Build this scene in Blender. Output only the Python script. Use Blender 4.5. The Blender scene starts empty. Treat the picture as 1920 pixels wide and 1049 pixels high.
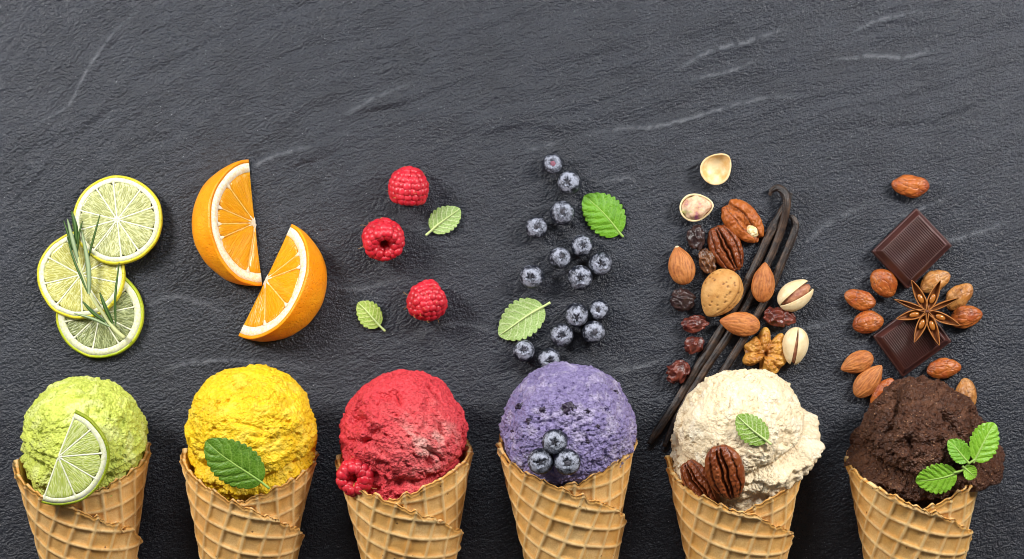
import bpy, math, random
import numpy as np
from mathutils import Vector, Matrix
from mathutils.bvhtree import BVHTree

# ------------------------------------------------------------------ camera, light, exposure
# lengths below are in "units" of a quarter millimetre; U turns them into metres
U = 0.00025
D = 4800.0                      # camera height above the slate (1.2 m)
PI = math.pi
scene = bpy.context.scene
COL = scene.collection

cam_d = bpy.data.cameras.new("camera")
cam = bpy.data.objects.new("camera", cam_d)
COL.objects.link(cam)
cam.location = (0, 0, D * U)
cam_d.sensor_width = 36.0
cam_d.sensor_fit = 'HORIZONTAL'
cam_d.lens = 36.0 * D / 1920.0
cam_d.clip_start = 0.01
cam_d.clip_end = 50.0
scene.camera = cam

world = bpy.data.worlds.new("World")
scene.world = world
world.use_nodes = True
bg = world.node_tree.nodes["Background"]
bg.inputs[0].default_value = (0.88, 0.93, 1.0, 1)
bg.inputs[1].default_value = 0.12


def area_light(name, loc, target, sx, sy, watts, colour):
    ld = bpy.data.lights.new(name, 'AREA')
    ld.shape = 'RECTANGLE'
    ld.size = sx * U
    ld.size_y = sy * U
    ld.energy = watts
    ld.color = colour
    o = bpy.data.objects.new(name, ld)
    COL.objects.link(o)
    o.location = Vector(loc) * U
    d = (Vector(target) - Vector(loc)) * U
    o.rotation_euler = d.to_track_quat('-Z', 'Y').to_euler()
    return o


area_light("softbox_left", (-2000, 1050, 1650), (-250, -50, 0), 520, 760, 4.7, (1.0, 0.98, 0.95))
area_light("softbox_right", (2000, 1050, 1650), (250, -50, 0), 520, 760, 4.7, (1.0, 0.98, 0.95))
area_light("softbox_top", (0, 2000, 2300), (0, 100, 0), 1500, 500, 2.8, (0.90, 0.95, 1.0))

vs = scene.view_settings
vs.view_transform = 'Standard'
vs.look = 'None'
vs.exposure = 0.0
vs.gamma = 1.0
vs.use_curve_mapping = False
scene.render.engine = 'CYCLES'
scene.cycles.max_bounces = 8
scene.cycles.transmission_bounces = 6
scene.cycles.use_denoising = True
scene.cycles.filter_width = 1.0

random.seed(7)


# ------------------------------------------------------------------ numeric helpers
def P(x, y, z=0.0):
    """scene position (units) seen at picture place x, y when z above the slate"""
    k = (D - z) / D
    return np.array([(x - 960.0) * k, (524.5 - y) * k, z])


def C(h, a=1.0):
    v = [int(h[i:i + 2], 16) / 255.0 for i in (0, 2, 4)]
    v = [c / 12.92 if c <= 0.04045 else ((c + 0.055) / 1.055) ** 2.4 for c in v]
    return (v[0], v[1], v[2], a)


def _hash(ix, iy, iz, seed):
    h = (ix.astype(np.int64) * 374761393 + iy.astype(np.int64) * 668265263 +
         iz.astype(np.int64) * 1274126177 + seed * 362437) & 0xFFFFFFFF
    h = ((h ^ (h >> 13)) * 1274126177) & 0xFFFFFFFF
    h = ((h ^ (h >> 16)) * 2246822519) & 0xFFFFFFFF
    return h ^ (h >> 15)


def pn(p, seed=0):
    p = np.asarray(p, dtype=np.float64)
    ip = np.floor(p).astype(np.int64)
    f = p - ip
    u = f * f * f * (f * (f * 6 - 15) + 10)
    out = np.zeros(len(p))
    for dx in (0, 1):
        wx = u[:, 0] if dx else 1 - u[:, 0]
        for dy in (0, 1):
            wy = u[:, 1] if dy else 1 - u[:, 1]
            for dz in (0, 1):
                wz = u[:, 2] if dz else 1 - u[:, 2]
                h = _hash(ip[:, 0] + dx, ip[:, 1] + dy, ip[:, 2] + dz, seed)
                gx = (h & 1023) / 511.5 - 1
                gy = ((h >> 10) & 1023) / 511.5 - 1
                gz = ((h >> 20) & 1023) / 511.5 - 1
                out += wx * wy * wz * (gx * (f[:, 0] - dx) + gy * (f[:, 1] - dy) + gz * (f[:, 2] - dz))
    return out * 1.3


def fbm(p, octv=4, seed=0, gain=0.5, lac=2.03):
    out = 0
    a = 1.0
    p = np.asarray(p, dtype=np.float64)
    for i in range(octv):
        out = out + a * pn(p, seed + i * 17)
        p = p * lac + 11.3
        a *= gain
    return out


def worley(p, seed=0):
    p = np.asarray(p, dtype=np.float64)
    ip = np.floor(p).astype(np.int64)
    f1 = np.full(len(p), 9.0)
    f2 = np.full(len(p), 9.0)
    cid = np.zeros(len(p))
    for dx in (-1, 0, 1):
        for dy in (-1, 0, 1):
            for dz in (-1, 0, 1):
                cx, cy, cz = ip[:, 0] + dx, ip[:, 1] + dy, ip[:, 2] + dz
                h = _hash(cx, cy, cz, seed)
                qx = cx + (h & 1023) / 1023.0
                qy = cy + ((h >> 10) & 1023) / 1023.0
                qz = cz + ((h >> 20) & 1023) / 1023.0
                d = np.sqrt((p[:, 0] - qx) ** 2 + (p[:, 1] - qy) ** 2 + (p[:, 2] - qz) ** 2)
                m = d < f1
                f2 = np.where(m, f1, np.minimum(f2, d))
                cid = np.where(m, (h % 997) / 997.0, cid)
                f1 = np.where(m, d, f1)
    return f1, f2, cid


def sstep(a, b, x):
    t = np.clip((x - a) / (b - a), 0, 1)
    return t * t * (3 - 2 * t)


def unit(v):
    v = np.asarray(v, dtype=float)
    return v / np.linalg.norm(v)


def col3(*cols):
    return np.stack([np.ravel(np.broadcast_to(c, np.shape(cols[0]))) for c in cols], axis=1)


# ------------------------------------------------------------------ object helpers
def grid_faces(nu, nv, wu=False, wv=False, off=0, flip=False):
    iu = np.arange(nu if wu else nu - 1)
    iv = np.arange(nv if wv else nv - 1)
    a, b = np.meshgrid(iu, iv, indexing='ij')
    a2, b2 = (a + 1) % nu, (b + 1) % nv
    f = np.stack([a * nv + b, a2 * nv + b, a2 * nv + b2, a * nv + b2], axis=-1).reshape(-1, 4)
    if flip:
        f = f[:, ::-1]
    return f + off


def build_mesh(name, V, F, mat, attrs=None, uv=None, smooth=True):
    """V in units, F an array of quads (or a list of index lists)"""
    V = np.asarray(V, dtype=np.float32) * U
    me = bpy.data.meshes.new(name)
    if isinstance(F, np.ndarray):
        k = F.shape[1]
        me.vertices.add(len(V))
        me.vertices.foreach_set("co", V.ravel())
        me.loops.add(F.size)
        me.loops.foreach_set("vertex_index", F.astype(np.int32).ravel())
        me.polygons.add(len(F))
        me.polygons.foreach_set("loop_start", np.arange(0, F.size, k, dtype=np.int32))
        me.update(calc_edges=True)
        me.validate()
    else:
        me.from_pydata([tuple(map(float, v)) for v in V], [], [tuple(int(i) for i in f) for f in F])
    me.polygons.foreach_set("use_smooth", np.full(len(me.polygons), smooth, dtype=bool))
    for an, arr in (attrs or {}).items():
        at = me.attributes.new(an, 'FLOAT', 'POINT')
        at.data.foreach_set("value", np.asarray(arr, dtype=np.float32).ravel())
    if uv is not None:
        ul = me.uv_layers.new(name="UVMap")
        li = np.zeros(len(me.loops), dtype=np.int32)
        me.loops.foreach_get("vertex_index", li)
        ul.data.foreach_set("uv", np.asarray(uv, dtype=np.float32)[li].ravel())
    if mat is not None:
        me.materials.append(mat)
    me.update()
    return me


def link(name, me, parent=None, loc=None, rot=None, scale=None):
    o = bpy.data.objects.new(name, me)
    COL.objects.link(o)
    M = Matrix.Identity(4)
    if rot is not None:
        M = rot.to_4x4() if len(rot) == 3 else rot.copy()
    if scale is not None:
        sc = scale if hasattr(scale, '__len__') else (scale,) * 3
        M = M @ Matrix.Diagonal((*sc, 1))
    if loc is not None:
        M = Matrix.Translation(Vector(loc) * U) @ M
    if parent is not None:
        o.parent = parent
    o.matrix_local = M
    return o


def obj(name, V, F, mat, parent=None, attrs=None, uv=None, smooth=True, **kw):
    return link(name, build_mesh(name, V, F, mat, attrs, uv, smooth), parent, **kw)


def tag(o, label, cat, group=None):
    o['label'] = label
    o['category'] = cat
    if group:
        o['group'] = group
    return o


def thing(name, label, cat, loc, rot=None, group=None):
    o = link(name, None, None, loc, rot)
    o.empty_display_size = 0.004
    return tag(o, label, cat, group)


def rot_z(deg):
    return Matrix.Rotation(math.radians(deg), 3, 'Z')


def frame(normal, ang):
    """rotation whose z axis is the normal and whose x axis lies along ang (degrees) in the picture"""
    n = Vector(normal).normalized()
    a = math.radians(ang)
    x = Vector((math.cos(a), math.sin(a), 0))
    x = (x - n * x.dot(n)).normalized()
    y = n.cross(x)
    return Matrix((x, y, n)).transposed()


def merge(parts):
    Vs, Fs, off = [], [], 0
    for V, F in parts:
        Vs.append(np.asarray(V, dtype=float))
        Fs.append(np.asarray(F) + off)
        off += len(V)
    return np.concatenate(Vs), np.concatenate(Fs)


def spline(pts, n):
    """Catmull-Rom through pts, n samples"""
    p = np.asarray(pts, dtype=float)
    p = np.vstack([2 * p[0] - p[1], p, 2 * p[-1] - p[-2]])
    m = len(p) - 3
    t = np.linspace(0, m - 1e-6, n)
    i = t.astype(int)
    f = (t - i)[:, None]
    p0, p1, p2, p3 = p[i], p[i + 1], p[i + 2], p[i + 3]
    return 0.5 * (2 * p1 + (p2 - p0) * f + (2 * p0 - 5 * p1 + 4 * p2 - p3) * f ** 2 +
                  (3 * p1 - p0 - 3 * p2 + p3) * f ** 3)


def tube(path, rad, nseg=12, flat=1.0, up=(0, 0, 1), prof=None):
    """closed tube; prof(i_t array, ang array) -> radius multiplier"""
    path = np.asarray(path, dtype=float)
    n = len(path)
    rad = np.broadcast_to(np.asarray(rad, dtype=float), (n,))
    T = np.gradient(path, axis=0)
    T /= np.linalg.norm(T, axis=1)[:, None] + 1e-9
    upv = np.broadcast_to(np.asarray(up, float), (n, 3))
    Sd = np.cross(T, upv)
    Sd /= np.linalg.norm(Sd, axis=1)[:, None] + 1e-9
    N = np.cross(Sd, T)
    a = np.linspace(0, 2 * PI, nseg, endpoint=False)
    tt, aa = np.meshgrid(np.linspace(0, 1, n), a, indexing='ij')
    m = np.ones_like(aa) if prof is None else prof(tt.ravel(), aa.ravel()).reshape(aa.shape)
    R = rad[:, None] * m
    V = path[:, None, :] + Sd[:, None, :] * (np.cos(aa) * R)[..., None] + \
        N[:, None, :] * (np.sin(aa) * R * flat)[..., None]
    V = V.reshape(-1, 3)
    F = grid_faces(n, nseg, False, True, flip=True)
    # end caps: collapse onto centre points
    V = np.vstack([V, path[0], path[-1]])
    c0, c1 = n * nseg, n * nseg + 1
    j = np.arange(nseg)
    j2 = (j + 1) % nseg
    capa = np.stack([np.full(nseg, c0), j2, j, j], 1)
    capb = np.stack([np.full(nseg, c1), (n - 1) * nseg + j, (n - 1) * nseg + j2, (n - 1) * nseg + j2], 1)
    faces = [list(f) for f in F] + [list(f[:3]) for f in capa] + [list(f[:3]) for f in capb]
    return V, faces, tt.ravel(), aa.ravel()


# ------------------------------------------------------------------ material helpers
class NT:
    def __init__(self, name):
        self.m = bpy.data.materials.new(name)
        self.m.use_nodes = True
        self.t = self.m.node_tree
        self.b = self.t.nodes["Principled BSDF"]
        self.out = self.t.nodes["Material Output"]
        self._tc = None

    def n(self, typ, **inp):
        nd = self.t.nodes.new(typ)
        for k, v in inp.items():
            if k.startswith('p_'):
                setattr(nd, k[2:], v)
            else:
                self.set(nd, k, v)
        return nd

    def set(self, nd, k, v):
        key = int(k[1:]) if (k[0] == 'i' and k[1:].isdigit()) else k.replace('_', ' ')
        s = nd.inputs[key]
        if isinstance(v, bpy.types.NodeSocket):
            self.t.links.new(v, s)
        else:
            s.default_value = v

    def P(self, **kw):
        for k, v in kw.items():
            self.set(self.b, k, v)
        return self

    def coord(self, stretch=(1, 1, 1), rot=(0, 0, 0), out='Object', rand=True):
        tc = self.n('ShaderNodeTexCoord')
        v = tc.outputs[out]
        if rand:
            oi = self.n('ShaderNodeObjectInfo')
            mm = self.n('ShaderNodeMath', p_operation='MULTIPLY', i0=oi.outputs['Random'], i1=3.0)
            v = self.n('ShaderNodeVectorMath', p_operation='ADD', i0=v, i1=mm.outputs[0]).outputs[0]
        mp = self.n('ShaderNodeMapping', Vector=v, Rotation=rot)
        mp = self.n('ShaderNodeMapping', Vector=mp.outputs[0], Scale=stretch)
        return mp.outputs[0]

    def noise(self, size, detail=4.0, rough=0.55, vec=None, dist=0.0):
        nd = self.n('ShaderNodeTexNoise', Scale=1.0 / (size * U), Detail=detail, Roughness=rough, Distortion=dist)
        self.t.links.new(vec if vec is not None else self.coord(), nd.inputs['Vector'])
        return nd.outputs['Fac']

    def voro(self, size, vec=None, feature='F1', rnd=1.0):
        nd = self.n('ShaderNodeTexVoronoi', p_feature=feature, Scale=1.0 / (size * U), Randomness=rnd)
        self.t.links.new(vec if vec is not None else self.coord(), nd.inputs['Vector'])
        return nd.outputs['Distance']

    def ramp(self, fac, stops, interp='LINEAR'):
        nd = self.n('ShaderNodeValToRGB', Fac=fac)
        nd.color_ramp.interpolation = interp
        el = nd.color_ramp.elements
        while len(el) < len(stops):
            el.new(0.5)
        for e, (p, c) in zip(el, stops):
            e.position = p
            e.color = c if hasattr(c, '__len__') else (c, c, c, 1)
        return nd.outputs[0]

    def mix(self, fac, a, b, mode='MIX'):
        nd = self.n('ShaderNodeMix', p_data_type='RGBA', p_blend_type=mode)
        for idx, v in ((0, fac), (6, a), (7, b)):
            if isinstance(v, bpy.types.NodeSocket):
                self.t.links.new(v, nd.inputs[idx])
            else:
                nd.inputs[idx].default_value = v
        return nd.outputs[2]

    def math(self, op, a, b=0.0, clamp=False):
        return self.n('ShaderNodeMath', p_operation=op, p_use_clamp=clamp, i0=a, i1=b).outputs[0]

    def attr(self, name):
        return self.n('ShaderNodeAttribute', p_attribute_name=name).outputs['Fac']

    def bump(self, h, dist, strength=1.0, normal=None):
        nd = self.n('ShaderNodeBump', Strength=strength, Distance=dist * U, Height=h)
        if normal is not None:
            self.t.links.new(normal, nd.inputs['Normal'])
        self.t.links.new(nd.outputs[0], self.b.inputs['Normal'])
        return nd.outputs[0]


def sss(t, w, radius, scale_units):
    t.P(Subsurface_Weight=w, Subsurface_Radius=radius, Subsurface_Scale=scale_units * U)

# ------------------------------------------------------------------ slate
def stream(x, y):
    """cleavage direction field: lines of equal value run up to the right, steeper at the left"""
    up = 1049.0 - y
    f = 0.36 * x - 0.36 * np.maximum(0, 620 - x) ** 2 / 620.0
    f = f - 0.06 * np.maximum(0, x - 1300)
    return up - f, x + 0.36 * up


STEPS = [  # cleavage edges: points, height, width
    ([(70, 236), (130, 198), (160, 140), (205, 72), (258, 22)], 2.6, 7),
    ([(470, 318), (520, 294), (580, 278)], 3.0, 8),
    ([(640, 222), (700, 188), (770, 160)], 2.2, 9),
    ([(1270, 135), (1335, 98), (1400, 82), (1475, 55)], 3.4, 9),
    ([(1290, 152), (1360, 138), (1420, 116)], 2.4, 8),
    ([(1095, 256), (1180, 242), (1220, 242), (1290, 226), (1360, 205), (1420, 190), (1500, 180)], 3.2, 8),
    ([(985, 285), (1050, 270)], 2.2, 7),
    ([(1560, 116), (1640, 108), (1700, 110), (1760, 96)], 2.8, 9),
    ([(1600, 64), (1650, 40), (1740, 22)], 2.4, 8),
    ([(1780, 372), (1715, 402), (1690, 410)], 2.0, 8),
    ([(1660, 470), (1800, 450), (1890, 420)], 2.0, 9),
    ([(300, 700), (360, 684), (440, 680), (560, 690)], 2.2, 8),
    ([(1110, 352), (1160, 338), (1195, 342)], 2.0, 7),
    ([(1140, 700), (1200, 692), (1240, 680)], 2.0, 8),
    ([(1440, 612), (1500, 620), (1570, 606)], 2.0, 8),
    ([(610, 540), (680, 545), (760, 520)], 1.4, 9),
    ([(1640, 380), (1560, 420), (1500, 470)], 1.6, 9),
    ([(420, 590), (330, 560), (280, 575)], 1.6, 9),
    ([(1600, 240), (1720, 236), (1800, 215), (1890, 175)], -2.6, 10),
    ([(840, 260), (930, 250), (1010, 238), (1060, 258)], -2.2, 10),
    ([(20, 300), (140, 250), (210, 205)], -2.2, 10),
    ([(500, 330), (600, 300), (690, 262)], -2.0, 10),
    ([(760, 640), (860, 610), (960, 640)], 1.3, 9),
]


def slate_height(x, y):
    p0 = col3(x / 260.0, y / 260.0, 0 * x)
    wx = fbm(p0, 2, 5) * 40
    s, a = stream(x, y)
    s = s + wx + fbm(col3(x / 60.0, y / 60.0, 0 * x), 2, 8) * 3
    # stronger rippling towards the top, calmer lower down
    ripple = 0.35 + 0.65 * sstep(620, 250, y + 0.1 * x)
    h = pn(col3(s / 27, a / 420, 0 * s), 21) * 2.3 * ripple
    h += pn(col3(s / 13, a / 160, 0 * s + 4), 22) * 1.3 * ripple
    h += pn(col3(s / 7.0, a / 30, 0 * s + 9), 23) * 0.75 * (0.5 + 0.5 * ripple)
    h += fbm(col3(x / 120, y / 120, 0 * x), 3, 24) * 2.2
    h += pn(col3(x / 9, y / 9, 0 * x), 25) * 0.55
    scuff = np.zeros(len(x))
    inside = (x > -40) & (x < 1960) & (y > -40) & (y < 1090)
    idx = np.nonzero(inside)[0]
    for pts, hh, w in STEPS:
        q = spline(pts, 26)
        best = np.full(len(idx), 1e9)
        side = np.zeros(len(idx))
        tt = np.zeros(len(idx))
        xi = x[idx] + wx[idx] * 0.08
        yi = y[idx] + fbm(col3(x[idx] / 16, y[idx] / 16, 0 * xi), 2, 91) * 3.5
        for k in range(len(q) - 1):
            d = q[k + 1] - q[k]
            L2 = d @ d
            t = np.clip(((xi - q[k, 0]) * d[0] + (yi - q[k, 1]) * d[1]) / L2, 0, 1)
            dx, dy = xi - (q[k, 0] + t * d[0]), yi - (q[k, 1] + t * d[1])
            dd = np.hypot(dx, dy)
            m = dd < best
            best = np.where(m, dd, best)
            side = np.where(m, np.sign(d[0] * dy - d[1] * dx) * np.sign(d[0]), side)
            tt = np.where(m, (k + t) / (len(q) - 1), tt)
        fade = np.sin(PI * np.clip(tt, 0.02, 0.98)) ** 0.6
        sd = -best * side         # steep face looks up the picture
        g = np.where(sd > 0, np.exp(-(np.maximum(sd, 0) / (w * 0.85)) ** 1.4), np.exp(-(-np.minimum(sd, 0)) / (w * 5.0)))
        h[idx] += -1.9 * hh * (1 - g) * fade * np.exp(-best / (w * 6.0)) + 0.0
        if hh > 0:
            wear = np.exp(-((sd - w * 0.35) / (w * 0.36)) ** 2) * fade * sstep(-0.45, 0.25, fbm(col3(xi / 14, yi / 14, 0 * xi), 2, 95) + 0.1)
            scuff[idx] = np.maximum(scuff[idx], wear * min(1.0, hh / 3.0))
    return h, scuff


def make_slate():
    def axis(lo, hi, step, far):
        core = np.arange(lo, hi + 1, step)
        ext, v, d = [], 0.0, step * 2.0
        while v < far:
            v += d
            d *= 1.22
            ext.append(v)
        ext = np.array(ext)
        return np.concatenate([lo - ext[::-1], core, hi + ext])
    xs = axis(-60, 1980, 3.2, 5200)
    ys = axis(-60, 1110, 3.2, 5200)
    gx, gy = np.meshgrid(xs, ys, indexing='ij')
    x, y = gx.ravel(), gy.ravel()
    h, scuff = slate_height(x, y)
    V = col3(x - 960, 524.5 - y, h - 3.0)
    F = grid_faces(len(xs), len(ys), flip=True)
    t = NT('slate')
    st = t.coord((1, 1, 1), (0, 0, 0), rand=False)
    an = t.coord((0.80, 1.10, 1), (0, 0, math.radians(-22)), rand=False)
    n1 = t.noise(5.0, 2, 0.5, an, 0.0)
    n2 = t.noise(2.6, 2, 0.6, st)
    n3 = t.noise(60, 4, 0.6, an)
    v = t.math('ADD', t.math('MULTIPLY', n1, 1.0), t.math('MULTIPLY', n2, 0.5))
    t.bump(v, 3.6, 1.0)
    base = t.mix(t.ramp(n3, [(0.3, 0.0), (0.7, 1.0)]), (0.009, 0.011, 0.018, 1), (0.018, 0.021, 0.031, 1))
    wn = t.n('ShaderNodeTexVoronoi', p_feature='F1', Scale=1 / (7.0 * U))
    t.t.links.new(st, wn.inputs['Vector'])
    fleck = t.math('LESS_THAN', wn.outputs['Distance'], 0.10)
    sel = t.n('ShaderNodeSeparateColor', i0=wn.outputs['Color'])
    fleck = t.math('MULTIPLY', fleck, t.math('GREATER_THAN', sel.outputs[0], 0.80))
    base = t.mix(fleck, base, (0.30, 0.31, 0.33, 1))
    base = t.mix(t.math('MULTIPLY', t.attr('scuff'), 0.8), base, (0.12, 0.125, 0.14, 1))
    t.P(Base_Color=base, Roughness=t.ramp(n2, [(0.3, 0.25), (0.75, 0.45)]), Specular_IOR_Level=0.5)
    o = obj('slate_board', V, F, t.m, attrs={'scuff': scuff})
    o['kind'] = 'structure'
    o['label'] = 'dark grey slate board under everything'
    return o


make_slate()

# ------------------------------------------------------------------ waffle cones and scoops
SA = 0.197                    # sine of the cone's half angle
CA = math.sqrt(1 - SA * SA)
THK = 7.4


class Cone:
    """geometry of one cone lying on the slate: apex, axis, frame vectors"""
    def __init__(self, mx, my, tilt, L, roll, seed, r_m=117.0):
        self.L, self.roll, self.seed = L, roll, seed
        a = math.radians(90 + tilt)
        u = np.array([math.cos(a), math.sin(a), 0.0])
        m = P(mx, my, r_m)                   # axis point at the mouth
        ax = r_m / SA                        # axial length to the mouth
        self.A = u * CA + np.array([0, 0, SA])
        self.N = -u * SA + np.array([0, 0, CA])
        right = np.array([u[1], -u[0], 0.0])
        self.X = -right
        self.apex = m - self.A * ax
        self.apex[2] = THK
        self.mouth = self.apex + self.A * ax

    def rim(self, th):
        return self.L * np.cos(np.clip(th * SA * 0.80, -1.5, 1.5))

    def surf(self, th, rho, off):
        w = th + self.roll
        rad = np.sin(w)[:, None] * self.X - np.cos(w)[:, None] * self.N
        p = self.apex + rho[:, None] * (CA * self.A + SA * rad)
        return p + (CA * rad - SA * self.A) * off[:, None]


def cone_mesh(c):
    nt = 340
    th = np.linspace(-PI - 0.55, PI + 1.75, nt)
    fr = np.concatenate([np.linspace(0.03, 0.60, 12, endpoint=False), np.linspace(0.60, 1.0, 78)])
    TH, FR = np.meshgrid(th, fr, indexing='ij')
    TH, FR = TH.ravel(), FR.ravel()

    def cells(t, rho):
        ph = t * SA
        u, v = rho * np.cos(ph), rho * np.sin(ph)
        g = math.radians(53 + 4 * math.sin(c.seed * 2.1))
        wob = 2.2
        a = u * math.cos(g) + v * math.sin(g) + pn(col3(u / 70, v / 70, 0 * u), c.seed) * wob
        b = -u * math.sin(g) + v * math.cos(g) + pn(col3(u / 70, v / 70, 0 * u + 5), c.seed) * wob
        cell = 36.0
        da = np.abs((a / cell + 0.13 * c.seed) % 1.0 - 0.5)
        db = np.abs((b / cell + 0.29 * c.seed) % 1.0 - 0.5)
        return da * cell, db * cell, u, v

    rim0 = c.rim(TH)
    da, db, u, v = cells(TH, rim0)
    bump = np.maximum(np.exp(-(da / 7.0) ** 2), np.exp(-(db / 7.0) ** 2))
    rag = fbm(col3(TH * 5, 0 * TH + c.seed, 0 * TH), 3, 40 + c.seed)
    rim = rim0 + 5.0 * bump + 9.5 * rag - 4 + 4.5 * pn(col3(TH * 13, 0 * TH, 0 * TH + c.seed), 44)
    rho = rim * FR
    da, db, u, v = cells(TH, rho)
    ra, rb = np.exp(-(da / 4.4) ** 2), np.exp(-(db / 4.4) ** 2)
    ridge = np.maximum(ra, rb * 0.9)
    edge = rim - rho
    lipz = np.exp(-(edge / 6.0) ** 2)
    ends = np.minimum(TH - th[0], th[-1] - TH) * rho * SA
    lipe = np.exp(-(ends / 5.0) ** 2)
    soft = fbm(col3(u / 45, v / 45, 0 * u), 3, 60 + c.seed)
    pore = fbm(col3(u / 4.0, v / 4.0, 0 * u), 2, 70 + c.seed)
    spiral = THK * 1.05 * (TH / (2 * PI))
    # slight lift of the outer flap edge
    lift = 0.8 * sstep(PI + 0.1, PI + 1.7, TH) + 2.2 * sstep(30, 0, edge) * (0.5 + rag)
    off = spiral + lift + ridge * 4.4 + lipz * 3.4 + soft * 1.1 + pore * 0.35
    off -= THK * 0.5 * np.exp(-(edge / 2.0) ** 2) + THK * 0.5 * np.exp(-(ends / 2.5) ** 2)
    Vo = c.surf(TH, rho, off)
    offi = spiral + lift - 1.5 * lipz - THK * 0.95 + soft * 1.1 + THK * 0.4 * np.exp(-(edge / 2.0) ** 2)
    Vi = c.surf(TH, rho, offi)
    nr = len(fr)
    Fo = grid_faces(nt, nr, flip=False)
    n = nt * nr
    Fi = grid_faces(nt, nr, off=n, flip=True)
    i = np.arange(nt - 1)
    k = nr - 1
    e1 = np.stack([i * nr + k, (i + 1) * nr + k, (i + 1) * nr + k + n, i * nr + k + n], 1)
    j = np.arange(nr - 1)
    e2 = np.stack([j + 1, j, j + n, j + 1 + n], 1)
    b = (nt - 1) * nr
    e3 = np.stack([b + j, b + j + 1, b + j + 1 + n, b + j + n], 1)
    F = np.concatenate([Fo, Fi, e1[:, ::-1], e2[:, ::-1], e3[:, ::-1]])
    V = np.vstack([Vo, Vi])
    V[:, 2] = np.maximum(V[:, 2], -1.0)
    toast = np.clip(0.5 + 0.9 * soft + 0.5 * lipz + 0.25 * lipe, 0, 1)
    return V, F, {'ridge': np.tile(ridge, 2), 'toast': np.tile(toast, 2)}


def waffle_mat():
    t = NT('baked_waffle')
    r = t.attr('ridge')
    to = t.attr('toast')
    c1 = t.mix(to, C('f4cc8a'), C('e6b060'))
    n = t.noise(3.0, 3, 0.7)
    c1 = t.mix(t.ramp(n, [(0.32, 0.0), (0.62, 1.0)]), t.mix(0.55, c1, C('cc924a')), c1)
    c2 = t.mix(t.ramp(r, [(0.05, 0.0), (0.35, 0.5), (0.7, 0.0)]), c1, C('d8923c'))
    c2 = t.mix(t.ramp(r, [(0.45, 0.0), (0.95, 0.6)]), c2, C('f7d9a0'))
    oi = t.n('ShaderNodeObjectInfo')
    bl = t.ramp(t.noise(75, 3, 0.6), [(0.42, 0.0), (0.68, 0.4)])
    c2 = t.mix(bl, c2, t.mix(0.6, c2, C('b06a26')))
    c2 = t.mix(t.math('MULTIPLY', oi.outputs['Random'], 0.18), c2, t.mix(0.6, c2, C('c07c34')))
    sp = t.voro(22)
    n4 = t.noise(40, 2)
    dots = t.math('MULTIPLY', t.math('LESS_THAN', sp, 0.09), t.math('GREATER_THAN', n4, 0.52))
    c2 = t.mix(t.math('MULTIPLY', dots, 0.8), c2, C('5a3416'))
    t.P(Base_Color=c2, Roughness=0.52, Specular_IOR_Level=0.4)
    sss(t, 0.12, (1.0, 0.5, 0.2), 5)
    t.bump(t.noise(2.6, 3, 0.7), 1.3, 0.55)
    return t.m


WAFFLE = waffle_mat()


def cube_sphere(n):
    faces, verts = [], []
    lin = np.tan(np.linspace(-PI / 4, PI / 4, n + 1))
    off = 0
    a, b = np.meshgrid(lin, lin, indexing='ij')
    a, b = a.ravel(), b.ravel()
    one = np.ones_like(a)
    for p, fl in (((a, b, one), False), ((a, b, -one), True), ((a, one, b), True), ((a, -one, b), False),
                  ((one, a, b), False), ((-one, a, b), True)):
        v = np.stack(p, 1)
        v /= np.linalg.norm(v, axis=1)[:, None]
        verts.append(v)
        faces.append(grid_faces(n + 1, n + 1, off=off, flip=fl))
        off += (n + 1) ** 2
    V, F = np.vstack(verts), np.vstack(faces)
    key = np.round(V * 1e5).astype(np.int64)
    _, first, inv = np.unique(key, axis=0, return_index=True, return_inverse=True)
    return V[first], inv.ravel()[F]


CS_V, CS_F = cube_sphere(118)


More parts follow.
